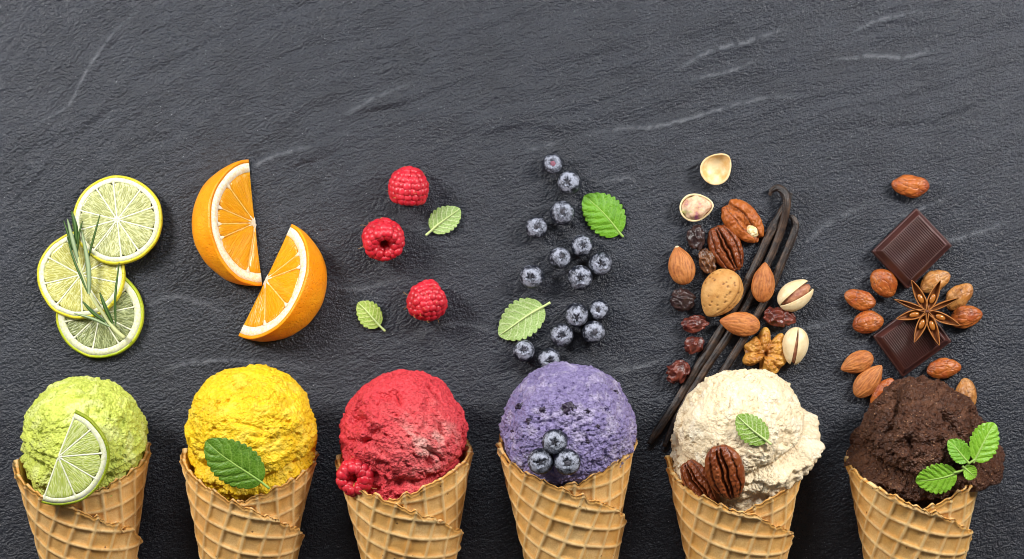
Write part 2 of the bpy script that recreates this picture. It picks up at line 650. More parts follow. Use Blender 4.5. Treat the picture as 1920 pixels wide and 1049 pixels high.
def scoop_mesh(c, cx, cy, R, zc, prm, seed):
    """ice cream: a ball whose lower rim spreads out and fills the cone"""
    d = CS_V
    ctr = P(cx, cy, zc)
    # pole axis of the ball, tilted towards the viewer
    tau, xt = math.radians(prm['tau']), math.radians(prm['xt'])
    a = unit([math.sin(xt), math.cos(tau), math.sin(tau)])
    cosc = d @ a
    col = np.degrees(np.arccos(np.clip(cosc, -1, 1)))
    p = d * R
    low = fbm(p / 95.0 + seed * 3.1, 3, seed)
    wob = fbm(p / 40.0 + seed, 3, seed + 3)
    c0 = prm['c0'] + 5.0 * wob + prm.get('c0x', 0) * d[:, 0]
    # inside of the cone along each direction
    al = math.asin(SA)
    q = ctr - c.apex
    da_, qa = d @ c.A, q @ c.A
    k2 = math.cos(al) ** 2
    aa = da_ ** 2 - k2
    bb = 2 * (da_ * qa - k2 * (d @ q))
    cc = qa ** 2 - k2 * (q @ q)
    disc = np.sqrt(np.maximum(bb * bb - 4 * aa * cc, 0))
    t1 = (-bb - disc) / (2 * aa)
    t2 = (-bb + disc) / (2 * aa)
    t1 = np.where(t1 > 1e-3, t1, 1e9)
    t2 = np.where(t2 > 1e-3, t2, 1e9)
    tc = np.minimum(t1, t2)
    side = d[:, 0]
    rag = fbm(p / 22.0 + 7.7, 3, seed + 9)
    skirt = R * (prm['sk'] + prm.get('skr', 0) * np.clip(side, 0, 1) ** 1.5 + prm.get('skl', 0) * np.clip(-side, 0, 1) ** 1.5)
    skirt = skirt * (1 + 0.05 * rag)
    fill = np.minimum(tc - 9.0 / np.maximum(0.35, np.sqrt(1 - np.minimum(da_ ** 2, .9))), skirt * 1.25)
    over = prm.get('over', 0.0)
    lat = sstep(c0, c0 + 14, col)
    low_fill = sstep(c0 + 22, c0 + 40, col)
    r_sk = np.minimum(skirt, fill + over * (1 - low_fill) * R)
    r_sk = r_sk * (1 - low_fill) + fill * low_fill
    r = np.where(col > c0, R * (1 - lat) * 0.985 + r_sk * lat, R)
    # crease where ball and skirt meet
    gv = np.exp(-((col - c0) / prm.get('gw', 3.0)) ** 2) * sstep(-0.55, 0.1, rag + 0.25)
    r = r - prm.get('gd', 7.0) * gv
    # secondary lips left by the scoop
    for (cc_, dd_, ww_) in prm.get('lips', ()):
        x = (col + 3.5 * wob - cc_) / ww_
        r = r - 1.6 * dd_ * np.exp(-x * x) * sstep(-0.5, 0.3, rag) + 0.8 * dd_ * np.exp(-(x + 1.6) ** 2)
    up = np.clip(sstep(150, 110, col), 0, 1)
    # torn, crumbly relief
    fd = math.radians(prm['dir'])
    f1 = np.array([math.cos(fd), math.sin(fd), 0.0])
    f2 = np.array([-math.sin(fd), math.cos(fd), 0.0])
    an = np.stack([p @ f1 / prm['stretch'], p @ f2, p[:, 2]], 1)
    w1, w2, cid = worley(an / prm['crumb'] + seed, seed + 1)
    v1, v2, cid2 = worley(p / (prm['crumb'] * 0.5) + seed, seed + 2)
    crumb = (0.75 - w1) * prm['ca'] + (0.7 - v1) * prm['ca'] * 0.55 + (cid - 0.5) * prm['ca'] * 0.8
    tear = 1 - np.abs(pn(an / prm['tear'] + wob[:, None] * 0.25, seed + 5)) * 2.2
    tear = np.clip(tear, 0, 1) ** 2.6 * sstep(-0.15, 0.35, fbm(p / 60.0 + 3.3, 2, seed + 6))
    pits = np.clip(pn(an / (prm['crumb'] * 1.1) + 20, seed + 7) - 0.33, 0, 1) * 3
    smooth = sstep(-0.2, 0.35, fbm(p / 55.0 + 9.1, 2, seed + 8)) * prm.get('smear', 0.5)
    rough = 1 - 0.8 * np.clip(smooth, 0, 1)
    r = r + up * (rough * (crumb - 1.3 * prm.get('pa', 6.5) * pits) - 1.5 * prm['ta'] * tear) + low * prm.get('la', 9.0) + up * fbm(p / 18.0, 2, seed + 11) * prm.get('ma', 1.6)
    k1, k2_, kc = worley(p / 13.0 + 3 * seed, seed + 4)
    r = r + up * 4.6 * np.clip(0.55 - k1, 0, 1) * 1.8 * (kc > 0.70) * rough
    V = ctr + d * r[:, None]
    V[:, 2] = np.maximum(V[:, 2], 0.5)
    streak = sstep(-0.05, 0.5, fbm(an / 26.0 + 5, 3, seed + 12))
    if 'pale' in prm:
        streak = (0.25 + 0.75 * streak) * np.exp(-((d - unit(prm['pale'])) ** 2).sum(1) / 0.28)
    return V, CS_F, {'streak': streak, 'rough': rough}


def ice_mat(name, a, b, dark, dark_at=0.0, scale=4, sw=0.25, rad=(1.0, 0.8, 0.5), grit=None, bp=1.0):
    t = NT(name)
    s = t.attr('streak')
    c = t.mix(s, a, b)
    n = t.noise(6, 4, 0.65)
    c = t.mix(t.ramp(n, [(0.36, 0.55), (0.58, 0.0)]), c, dark)
    if dark_at:
        v = t.voro(46)
        n2 = t.noise(14, 4, 0.7)
        m = t.math('ADD', t.math('MULTIPLY', v, 1.0), t.math('MULTIPLY', n2, 0.55))
        f = t.ramp(m, [(dark_at, 1.0), (dark_at + 0.035, 0.0)])
        c = t.mix(f, c, C('2a1230'))
    if grit:
        v = t.voro(9)
        f = t.ramp(v, [(0.10, 1.0), (0.16, 0.0)])
        c = t.mix(t.math('MULTIPLY', f, 0.75), c, grit)
    t.P(Base_Color=c, Roughness=0.42, Specular_IOR_Level=0.38)
    sss(t, sw * 0.35, rad, scale)
    n3 = t.noise(3.4, 3, 0.7)
    gv = t.voro(6.5)
    gv2 = t.voro(3.6)
    hh = t.math('ADD', t.math('MULTIPLY', gv, -0.9), t.math('ADD', t.math('MULTIPLY', gv2, -0.45), t.math('MULTIPLY', n3, 0.7)))
    hh = t.math('MULTIPLY', hh, t.math('ADD', t.math('MULTIPLY', t.attr('rough'), 0.75), 0.25))
    t.bump(hh, 6.0 * bp, 0.9)
    return t.m


SCOOPS = {}
CONES = [
    dict(key='lime', label='waffle cone with pale green ice cream under a lime half slice, leftmost',
         cone=(156, 862, 2.0, 627, -0.16, 1), ball=(161, 822, 112, 128),
         prm=dict(tau=32, xt=4, c0=96, sk=1.15, crumb=9, ca=3.4, tear=26, ta=5, dir=35, stretch=1.4, smear=0.75, gd=8,
                  lips=((80, 3.0, 2.6), (89, 3.5, 2.4), (112, 4, 3))),
         mat=ice_mat('lime_ice_cream', C('cfd962'), C('e2e88c'), C('a9b638'))),
    dict(key='mango', label='waffle cone with bright yellow ice cream under one large green leaf',
         cone=(469, 858, -2.5, 627, -0.05, 2), ball=(471, 808, 117, 130),
         prm=dict(tau=34, xt=0, c0=98, sk=1.13, crumb=8, ca=2.8, tear=24, ta=4, dir=20, stretch=1.5, smear=0.8, gd=7,
                  lips=((86, 3, 2.6), (112, 4, 3))),
         mat=ice_mat('yellow_ice_cream', C('f6cb1e'), C('fad743'), C('e6b20c'), rad=(1.0, .7, .2), bp=0.8)),
    dict(key='raspberry', label='waffle cone with raspberry red ice cream, a raspberry at its edge',
         cone=(760, 862, 2.0, 635, -0.22, 3), ball=(757, 814, 116, 130),
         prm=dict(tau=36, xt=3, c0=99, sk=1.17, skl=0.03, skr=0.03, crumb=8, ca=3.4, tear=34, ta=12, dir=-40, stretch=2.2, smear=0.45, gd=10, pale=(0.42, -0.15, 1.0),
                  lips=((112, 5, 3),)),
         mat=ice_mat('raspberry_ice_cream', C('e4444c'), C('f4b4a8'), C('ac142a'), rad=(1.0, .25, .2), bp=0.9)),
    dict(key='blueberry', label='waffle cone with purple ice cream carrying three blueberries',
         cone=(1064, 846, 1.5, 645, -0.08, 4), ball=(1064, 808, 122, 132),
         prm=dict(tau=38, xt=0, c0=104, sk=1.12, crumb=6.5, ca=3.0, tear=22, ta=4, dir=10, stretch=1.2, smear=0.35, gd=7,
                  lips=((118, 4, 3),)),
         mat=ice_mat('blueberry_ice_cream', C('9387b2'), C('b6abc9'), C('56457c'), dark_at=0.30, rad=(.8, .6, 1.0))),
    dict(key='vanilla', label='waffle cone with cream coloured ice cream carrying two pecan halves',
         cone=(1379, 880, 0.5, 633, 0.06, 5), ball=(1386, 812, 117, 132),
         prm=dict(tau=34, xt=-6, c0=92, c0x=-4, sk=1.12, skr=0.19, skl=0.10, over=0.30, crumb=8, ca=3.0, tear=26, ta=6, dir=75, stretch=1.3, smear=0.75, gd=11, pa=5.0,
                  lips=((103, 5, 2.6), (116, 5, 3))),
         mat=ice_mat('vanilla_ice_cream', C('edd9b5'), C('f5e7cb'), C('e2c89e'), rad=(1.0, .8, .55), bp=0.55)),
    dict(key='chocolate', label='waffle cone with dark brown ice cream under a mint sprig, rightmost',
         cone=(1716, 878, 0.0, 638, 0.02, 6), ball=(1727, 823, 112, 132),
         prm=dict(tau=36, xt=-4, c0=90, c0x=0, sk=1.12, skr=0.28, skl=0.12, over=0.34, crumb=9, ca=5.3, tear=40, ta=15, dir=52, stretch=2.4, smear=0.1, gd=17, gw=4.5,
                  lips=((112, 6, 3),)),
         mat=ice_mat('chocolate_ice_cream', C('52301e'), C('643f2a'), C('2c150c'), grit=C('b08560'), sw=0.08, scale=2)),
]

for i, d in enumerate(CONES):
    c = Cone(*d['cone'])
    base = np.array([c.mouth[0], c.mouth[1], 0.0])
    root = thing('ice_cream_cone', d['label'], 'ice cream', base, group='ice cream cones in a row')
    V, F, at = cone_mesh(c)
    obj('waffle_cone', V - base, F, WAFFLE, root, at)
    cx, cy, R, zc = d['ball']
    V, F, at = scoop_mesh(c, cx, cy, R, zc, d['prm'], 11 * (i + 1))
    obj('scoop', V - base, F, d['mat'], root, at)
    SCOOPS[d['key']] = dict(bvh=BVHTree.FromPolygons([tuple(v) for v in V], [tuple(int(k) for k in f) for f in F]),
                            root=root, base=base, cone=c)


def on_scoop(key, x, y, spread=10):
    """surface point and averaged normal of a scoop below picture place x, y"""
    b = SCOOPS[key]['bvh']
    pts, ns = [], []
    for dx, dy in ((0, 0), (1, 0), (-1, 0), (0, 1), (0, -1), (.7, .7), (-.7, .7), (.7, -.7), (-.7, -.7)):
        o = Vector((0, 0, D))
        t = Vector(P(x + dx * spread, y + dy * spread, 0))
        hit = b.ray_cast(o, (t - o).normalized())
        if hit[0] is not None:
            pts.append(np.array(hit[0]))
            ns.append(np.array(hit[1]))
    pts = np.array(pts)
    n = unit(np.mean(ns, axis=0))
    return pts[0], n, pts

# ------------------------------------------------------------------ citrus
def lathe_ring(profile, n=96, wob=None):
    """closed ring from an (r, z) loop"""
    pr = np.asarray(profile, float)
    a = np.linspace(0, 2 * PI, n, endpoint=False)
    rr = pr[None, :, 0] + (0 if wob is None else wob(a)[:, None] * np.clip(pr[None, :, 0] / pr[:, 0].max(), 0, 1))
    V = np.stack([rr * np.cos(a)[:, None], rr * np.sin(a)[:, None], np.broadcast_to(pr[None, :, 1], rr.shape)], -1)
    return V.reshape(-1, 3), grid_faces(n, len(pr), True, True, flip=True), np.repeat(a, len(pr))


def peel_mat(name, a, b, dimple=4.5):
    t = NT(name)
    n = t.noise(50, 3, 0.6)
    c = t.mix(t.ramp(n, [(0.35, 0.0), (0.65, 1.0)]), a, b)
    v = t.voro(dimple)
    c = t.mix(t.ramp(v, [(0.12, 0.35), (0.35, 0.0)]), c, t.mix(0.5, c, (0.12, 0.07, 0.0, 1)))
    t.P(Base_Color=c, Roughness=0.38, Specular_IOR_Level=0.5)
    sss(t, 0.15, (1.0, 0.6, 0.15), 5)
    t.bump(t.math('ADD', t.math('MULTIPLY', t.ramp(v, [(0.0, 0.0), (0.45, 1.0)]), 0.5), t.noise(12, 3)), 2.0, 0.8)
    return t.m


def pith_mat(name, a, b):
    t = NT(name)
    n = t.noise(5, 4, 0.7)
    c = t.mix(t.ramp(n, [(0.38, 1.0), (0.55, 0.0)]), a, b)
    t.P(Base_Color=c, Roughness=0.6)
    sss(t, 0.3, (1.0, 0.9, 0.6), 6)
    t.bump(t.noise(4, 3, 0.7), 1.0, 0.4)
    return t.m


def flesh_mat(name, juice, vesicle, trans, edge=0.16, size=(7.0, 3.2), dark=None):
    """juice sacs: long cells running from rind to core, in the segment's own u, v"""
    t = NT(name)
    tc = t.n('ShaderNodeTexCoord')
    oi = t.n('ShaderNodeObjectInfo')
    off = t.n('ShaderNodeMath', p_operation='MULTIPLY', i0=oi.outputs['Random'], i1=37.0)
    uvv = t.n('ShaderNodeVectorMath', p_operation='ADD', i0=tc.outputs['UV'], i1=off.outputs[0]).outputs[0]
    mp = t.n('ShaderNodeMapping', Vector=uvv, Scale=(size[0], size[1], 1.0)).outputs[0]
    wn = t.n('ShaderNodeTexNoise', Scale=1.3, Detail=2.0)
    t.t.links.new(mp, wn.inputs['Vector'])
    wv = t.n('ShaderNodeVectorMath', p_operation='SCALE', i0=wn.outputs['Color'], Scale=0.9).outputs[0]
    mp2 = t.n('ShaderNodeVectorMath', p_operation='ADD', i0=mp, i1=wv).outputs[0]
    v = t.n('ShaderNodeTexVoronoi', p_feature='DISTANCE_TO_EDGE', Scale=1.0)
    t.t.links.new(mp2, v.inputs['Vector'])
    v2 = t.n('ShaderNodeTexVoronoi', p_feature='F1', Scale=1.0)
    t.t.links.new(mp2, v2.inputs['Vector'])
    e = t.ramp(v.outputs['Distance'], [(0.0, 1.0), (edge, 0.0)])
    sc = t.n('ShaderNodeSeparateColor', i0=v2.outputs['Color'])
    tone = t.mix(t.math('MULTIPLY', sc.outputs[0], 0.6), juice, dark if dark else vesicle)
    c = t.mix(t.math('MULTIPLY', e, 0.75), tone, vesicle)
    t.P(Base_Color=c, Roughness=0.22, Specular_IOR_Level=0.5, IOR=1.35)
    if trans > 0:
        t.P(Transmission_Weight=t.math('MULTIPLY', t.math('SUBTRACT', 1.0, e), trans))
    sss(t, 0.35, (1.0, 0.85, 0.4), 10)
    hgt = t.math('ADD', t.ramp(v.outputs['Distance'], [(0.0, 0.0), (0.35, 1.0)]), t.math('MULTIPLY', sc.outputs[1], 0.5))
    t.P(Coat_Weight=0.5, Coat_Roughness=0.12)
    t.bump(hgt, 1.8, 0.5)
    return t.m


PITH = pith_mat('citrus_pith', C('e6e4c8'), C('d2d6a0'))
MEMB = pith_mat('lime_membrane', C('f0efd2'), C('e2e4b8'))
MEMB_O = pith_mat('orange_membrane', C('f8cf7c'), C('f2b850'))
PITH_O = pith_mat('orange_pith', C('fbeed6'), C('f2d6a2'))
LIME_FLESH = flesh_mat('lime_flesh', C('cacc84'), C('dedfae'), 0.36, dark=C('a8ae6c'))
LIME_FLESH2 = flesh_mat('lime_flesh_yellow', C('d4ce6c'), C('e0dea0'), 0.26, dark=C('bcb85e'))
LIME_FLESH3 = flesh_mat('lime_flesh_thin', C('a3ac72'), C('c8ce9a'), 0.35, edge=0.13, size=(5, 3.4), dark=C('78834f'))
LIME_FLESH4 = flesh_mat('lime_flesh_fresh', C('c2cf62'), C('e2e6ac'), 0.15, dark=C('b0c054'))
ORANGE_FLESH = flesh_mat('orange_flesh', C('eca012'), C('f6b22e'), 0.0, edge=0.08, size=(5.0, 2.4), dark=C('e08e08'))


def seg_mesh(a0, a1, r0, r1, T, gap, nb=22, na=16, z0=1.0, bulge=0.8, seed=0, corner=0.86):
    """one citrus segment between two membranes; top face at T"""
    b = np.linspace(0, 1, nb)
    a = np.linspace(-1, 1, na)
    B, A = np.meshgrid(b, a, indexing='ij')
    rr = r0 + (r1 - r0) * B
    half = (a1 - a0) / 2 * rr - gap
    half = np.maximum(half, 0.3)
    half = half * np.where(B > corner, np.sqrt(np.maximum(0.0, 1 - 0.55 * ((B - corner) / (1 - corner)) ** 2.6)), 1.0)
    mid = (a0 + a1) / 2
    lat = half * A
    # outer end rounded a little
    rr = rr - (r1 - r0) * 0.05 * (A ** 4) * sstep(0.7, 1, B)
    x = rr * math.cos(mid) - lat * math.sin(mid)
    y = rr * math.sin(mid) + lat * math.cos(mid)
    edge = np.minimum.reduce([1 - np.abs(A), B * 4, (1 - B) * 4])
    z = T + bulge * sstep(0, 0.45, edge) - 0.35 * sstep(0.16, 0, edge)
    z = z + 0.25 * pn(col3(A.ravel() * 4, B.ravel() * 7, 0 * A.ravel() + seed), 5).reshape(A.shape)
    top = np.stack([x, y, z], -1).reshape(-1, 3)
    bot = np.stack([x, y, np.full_like(x, z0)], -1).reshape(-1, 3)
    n = nb * na
    F = [grid_faces(nb, na), grid_faces(nb, na, off=n, flip=True)]
    loop = np.concatenate([np.arange(na), np.arange(1, nb) * na + na - 1, (nb - 1) * na + np.arange(na - 2, -1, -1),
                           np.arange(nb - 2, 0, -1) * na])
    l2 = np.roll(loop, -1)
    F.append(np.stack([loop, loop + n, l2 + n, l2], 1)[:, ::-1])
    uv = np.stack([(A * half / 22.0).ravel(), B.ravel()], 1)
    # true winding: make the top face look up
    F = np.concatenate(F)
    v = top[F[0]]
    if np.cross(v[1] - v[0], v[2] - v[1])[2] < 0:
        F = F[:, ::-1]
    return np.vstack([top, bot]), F, np.vstack([uv, uv])


def spoke(a, r0, r1, w0, w1, z0, z1):
    """membrane between two segments"""
    n = 8
    r = np.linspace(r0, r1, n)
    w = np.linspace(w0, w1, n)
    ring = []
    for s, zz in ((-1, z0), (-1, z1 - .4), (0, z1), (1, z1 - .4), (1, z0)):
        ring.append(np.stack([r * math.cos(a) - s * w * math.sin(a), r * math.sin(a) + s * w * math.cos(a), np.full(n, zz)], 1))
    V = np.stack(ring, 1).reshape(-1, 3)
    F = grid_faces(n, 5, False, True)
    return V, F


def lime_slice(label, loc, rot, R, T, nseg, peel, flesh, phase, seed, half=False, pith=0.83):
    root = thing('lime_slice', label, 'lime slice', loc, rot, 'slices of lime')
    rg = random.Random(seed)
    wob = lambda a: fbm(col3(np.cos(a) * 1.6, np.sin(a) * 1.6, 0 * a + seed), 2, seed) * 2.4
    a0, a1 = (0, 2 * PI) if not half else (0, PI)
    rp, ri = R - 5.2, R * pith

    def ring(profile, n):
        if not half:
            V, F, _ = lathe_ring(profile, n, wob)
            return V, F
        pr = np.asarray(profile, float)
        a = np.linspace(0, PI, n)
        rr = pr[None, :, 0] + wob(a)[:, None]
        V = np.stack([rr * np.cos(a)[:, None], rr * np.sin(a)[:, None], np.broadcast_to(pr[None, :, 1], rr.shape)], -1).reshape(-1, 3)
        F = grid_faces(n, len(pr), False, True, flip=True)
        return V, F
    V, F = ring([(rp - .3, 0.6), (R - 1.5, 0), (R, T * 0.35), (R - .6, T * .75), (R - 2.0, T * .97), (rp - .3, T + .15)], 120)
    obj('peel', V, F, peel, root)
    V, F = ring([(ri, 0.9), (rp, 0.9), (rp, T + .1), (ri + 2, T + .5), (ri, T - 0.6)], 96)
    parts = [(V, F)]
    mem = []
    edges = np.linspace(a0, a1, nseg + 1)
    if not half:
        edges = edges + phase
        edges[1:-1] += np.array([rg.uniform(-.09, .09) for _ in range(nseg - 1)])
    else:
        edges[1:-1] += phase
    for k, e in enumerate(edges if half else edges[:-1]):
        ee = min(max(e, 0.02), PI - .02) if half else e
        mem.append(spoke(ee, 2, ri + 3, 1.3, 1.3, 0.9, T + 0.7))
        # pith thickens where a membrane meets it
        parts.append(spoke(ee, ri - 5, ri + 2, 0.8, 3.0, 0.9, T + 0.1))
    # core
    n = 20
    a = np.linspace(0, 2 * PI, n, endpoint=False) if not half else np.linspace(0, PI, n)
    cv = [np.stack([q * np.cos(a), q * np.sin(a), np.full(n, z)], 1) for q, z in ((7.0, .9), (7.0, T - .2), (4.5, T + .5), (0.4, T + .2))]
    CV = np.stack(cv, 1).reshape(-1, 3)
    parts.append((CV, grid_faces(n, 4, not half, False, flip=True)))
    V, F = merge(parts)
    obj('pith', V, F, PITH, root)
    for V, F in mem:
        obj('membrane', V, F, MEMB, root)
    for k in range(nseg):
        V, F, uv = seg_mesh(edges[k], edges[k + 1], 6.5, ri + 0.6, T - 0.1, 0.7, seed=seed * 20 + k)
        obj('segment', V, F, flesh, root, uv=uv)
    return root


LIME_Y = peel_mat('lime_peel_yellow', C('c9c22a'), C('e0cf2e'))
LIME_G = peel_mat('lime_peel_green', C('a3b81c'), C('c3c62a'))
LIME_D = peel_mat('lime_peel_deep', C('7d9016'), C('98a51e'))


def tilt(nx, ny):
    return frame((nx, ny, 1.0), 0)


lime_slice('thin lime slice with green peel at the bottom of the slice pile', P(189, 589, 0.5), tilt(0, 0), 83, 12, 10, LIME_G, LIME_FLESH3, 0.2, 3, pith=0.78)
lime_slice('yellowish lime slice in the middle, partly under the other slice and the rosemary', P(154, 517, 9), tilt(-0.05, 0.075), 83, 12, 9, LIME_Y, LIME_FLESH2, 0.5, 5)
lime_slice('round lime slice with yellow peel on top of the pile, farthest up', P(221, 414, 17), tilt(0.045, 0.10), 84, 12, 10, LIME_Y, LIME_FLESH, 0.35, 8)


# lime half slice leaning on the green scoop
def lime_half():
    p1, n1, pts = on_scoop('lime', 150, 850, 45)
    n = unit(np.array([0.10, -0.12, 1.0]) * 0.75 + n1 * 0.25)
    mid = P(110, 855, 0)
    # height so that the slice rests on the scoop
    best = -1e9
    for x, y in ((110, 855), (140, 800), (150, 860), (120, 900), (185, 850), (160, 910), (130, 830)):
        q, _, _ = on_scoop('lime', x, y, 4)
        d = q - mid
        best = max(best, q[2] + (n[0] * (q[0] - mid[0]) + n[1] * (q[1] - mid[1])) / n[2])
    z = best - 3
    R = frame(n, math.degrees(math.atan2(174, 65)) - 180)
    lime_slice('half slice of lime leaning on the pale green scoop', P(110, 855, z), R, 90, 11, 5, LIME_D, LIME_FLESH4, 0.12, 12, half=True)


lime_half()


# orange wedges ------------------------------------------------------------
ORANGE_PEEL = peel_mat('orange_peel', C('fc9408'), C('ffa616'), 5.0)


def orange_wedge(label, loc, ang, R, A, edges, seed):
    """wedge lying on one cut face; the other face leans up at A; straight core edge along local x"""
    root = thing('orange_wedge', label, 'orange wedge', loc, rot_z(ang), 'two wedges of orange')
    nb, na = 40, 90

    def shell(r0, r1, ins):
        b = np.linspace(ins, A - ins, nb)
        s = np.linspace(0, PI, na)
        Bb, Ss = np.meshgrid(b, s, indexing='ij')
        d = np.stack([np.cos(Ss), np.sin(Ss) * np.cos(Bb), np.sin(Ss) * np.sin(Bb)], -1).reshape(-1, 3)
        w = 1 + 0.018 * fbm(d * 2.2 + seed, 2, seed)
        out = d * (r1 * w)[:, None]
        inn = d * (r0 * w)[:, None]
        n = nb * na
        F = [grid_faces(nb, na, flip=False), grid_faces(nb, na, off=n, flip=True)]
        i = np.arange(na - 1)
        F.append(np.stack([i, i + 1, i + 1 + n, i + n], 1))
        k = (nb - 1) * na
        F.append(np.stack([k + i + 1, k + i, k + i + n, k + i + 1 + n], 1))
        return np.vstack([out, inn]), np.vstack(F)
    V, F = shell(R * 0.945, R, 0)
    obj('peel', V, F, ORANGE_PEEL, root)
    V, F = shell(R * 0.80, R * 0.946, 0.006)
    # core and membranes on the raised face, in the face's own plane
    Mf = np.array(Matrix.Rotation(A, 3, 'X'))
    parts = [(V, F)]
    zf = 0.0
    ri = R * 0.80
    for e in edges[1:-1]:
        v, f = spoke(e, 3, ri + 2, 0.8, 0.9, -6, zf + .15)
        obj('membrane', v @ Mf.T, f, MEMB_O, root)
        v, f = spoke(e, ri - 9, ri + 2, 1.0, 5.0, -6, zf + .15)
        parts.append((v @ Mf.T, f))
        v, f = spoke(e, 2, 18, 3.6, 0.8, -6, zf + .3)
        parts.append((v @ Mf.T, f))
    n = 14
    a = np.linspace(0.05, PI - 0.05, n)
    cv = np.stack([np.stack([q * np.cos(a) * 1.3, q * np.sin(a), np.full(n, z)], 1) for q, z in ((8.5, -5), (8.5, -.2), (5, .5), (.5, .3))], 1).reshape(-1, 3)
    parts.append((cv @ Mf.T, grid_faces(n, 4, False, False, flip=True)))
    V, F = merge(parts)
    obj('pith', V, F, PITH_O, root)
    # flesh body filling the wedge
    b = np.linspace(0.0, A - 0.05, 10)
    s = np.linspace(0, PI, 40)
    Bb, Ss = np.meshgrid(b, s, indexing='ij')
    rr = R * 0.805
    sph = np.stack([rr * np.cos(Ss), rr * np.sin(Ss) * np.cos(Bb), rr * np.sin(Ss) * np.sin(Bb)], -1).reshape(-1, 3)
    V = np.vstack([sph, sph * np.array([1, .02, .02])])
    nn = len(sph)
    i = np.arange(39)
    k = 9 * 40
    F = np.vstack([grid_faces(10, 40), np.stack([i, i + 1, i + 1 + nn, i + nn], 1),
                   np.stack([k + i + 1, k + i, k + i + nn, k + i + 1 + nn], 1)])
    obj('flesh_body', V, F, ORANGE_FLESH, root, uv=np.stack([V[:, 0] / 30, V[:, 1] / 60], 1))
    for k in range(len(edges) - 1):
        V, F, uv = seg_mesh(edges[k], edges[k + 1], 5, ri + .8, -0.5, 1.0, z0=-7, bulge=1.3, seed=seed + k,
                            nb=26, na=22, corner=0.8)
        # trim to the face's half disc
        V[:, 1] = np.maximum(V[:, 1], 0.2)
        V = V @ Mf.T
        obj('segment', V, F, ORANGE_FLESH, root, uv=uv)
    return root


dg = math.radians
# the core line of the first wedge runs from (466, 300) to (492, 537); rind to its left
orange_wedge('orange wedge at the upper left, its tip touching the other wedge', P(479, 418.5, 1.0), 276.2 - 180, 119, dg(50),
             [0.0, dg(39), dg(69), dg(88), dg(104), dg(160), PI], 4)
orange_wedge('orange wedge at the lower right with its rind facing right', P(497, 525, 1.0), 64.5 + 180, 116, dg(47),
             [0.0, dg(37), dg(76), dg(124), dg(142), PI], 9)

# ------------------------------------------------------------------ rosemary
def rosemary():
    q = lambda X, Y, z: P(50 + X / 2.76, 310 + Y / 2.76, z)
    base = q(430, 840, 0)
    base = np.array([base[0], base[1], 22.0])
    root = thing('rosemary_sprig', 'green rosemary sprig lying across the lime slices', 'rosemary', base)
    t = NT('rosemary_stem')
    t.P(Base_Color=t.mix(t.noise(20), C('b7bd78'), C('cfd3a0')), Roughness=0.6)
    path = spline([q(505, 895, 27), q(455, 850, 30), q(400, 775, 33), q(335, 680, 38), q(290, 570, 41), q(262, 460, 42), q(240, 360, 44)], 40)
    V, F, _, _ = tube(path, np.linspace(4.2, 1.2, 40), 10)
    obj('stem', V - base, F, t.m, root)
    dk = NT('rosemary_needle')
    v = dk.attr('across')
    dk.P(Base_Color=dk.mix(v, C('2c4a1c'), C('6f8f4c')), Roughness=0.42)
    lt = NT('rosemary_needle_underside')
    v = lt.attr('across')
    lt.P(Base_Color=lt.mix(v, C('a2b488'), C('2f5220')), Roughness=0.6)
    nd = [((322, 668), (318, 520), (283, 335), 24, 1, 50), ((268, 505), (240, 400), (210, 278), 22, 1, 50),
          ((256, 410), (252, 320), (232, 236), 24, 0, 52), ((262, 450), (268, 370), (288, 290), 13, 0, 56),
          ((318, 484), (345, 380), (380, 252), 12, 0, 60), ((318, 666), (248, 500), (208, 370), 13, 0, 44),
          ((235, 440), (215, 360), (190, 286), 13, 0, 46), ((460, 830), (458, 680), (478, 505), 13, 0, 54),
          ((446, 822), (410, 745), (378, 660), 22, 0, 50), ((410, 812), (345, 765), (288, 706), 20, 0, 46),
          ((430, 836), (340, 795), (246, 768), 16, 1, 42)]
    for k, (a, b, c, w, kind, zt) in enumerate(nd):
        zb = 34 if a[1] > 700 else 42
        ctrl = spline([q(*a, zb), q(*b, (zb + zt) / 2 + 3), q(*c, zt)], 26)
        s = np.linspace(0, 1, 26)
        wd = (w / 2.76 / 2 * 1.05) * np.clip(np.sin(PI * (0.06 + 0.90 * s) ** 0.8), 0.12, 1) ** 0.55
        T = np.gradient(ctrl, axis=0)
        T /= np.linalg.norm(T, axis=1)[:, None]
        sd = np.cross(T, (0, 0, 1.0))
        m = 9
        u = np.linspace(-1, 1, m)
        up = np.stack([ctrl + sd * (wd * x)[:, None] + np.array([0, 0, 1.0]) * ((-1.7 * x * x + (1.0 if kind else -1.0) * math.exp(-(x / .22) ** 2)))
                       for x in u], 1).reshape(-1, 3)
        lo = np.stack([ctrl + sd * (wd * x)[:, None] * .95 + np.array([0, 0, -1.0]) * (1.6 + .9 * (1 - x * x)) for x in u], 1).reshape(-1, 3)
        n = 26 * m
        F = [grid_faces(26, m, flip=False), grid_faces(26, m, off=n, flip=True)]
        lp = np.concatenate([np.arange(m), np.arange(1, 26) * m + m - 1, 25 * m + np.arange(m - 2, -1, -1), np.arange(24, 0, -1) * m])
        l2 = np.roll(lp, -1)
        F.append(np.stack([lp, lp + n, l2 + n, l2], 1))
        at = np.tile(np.abs(u) ** 2 if kind else np.exp(-(u / .25) ** 2) * .8, 26)
        obj('leaf', np.vstack([up, lo]) - base, np.vstack(F), lt.m if kind else dk.m, root,
            attrs={'across': np.concatenate([at, at])})


rosemary()

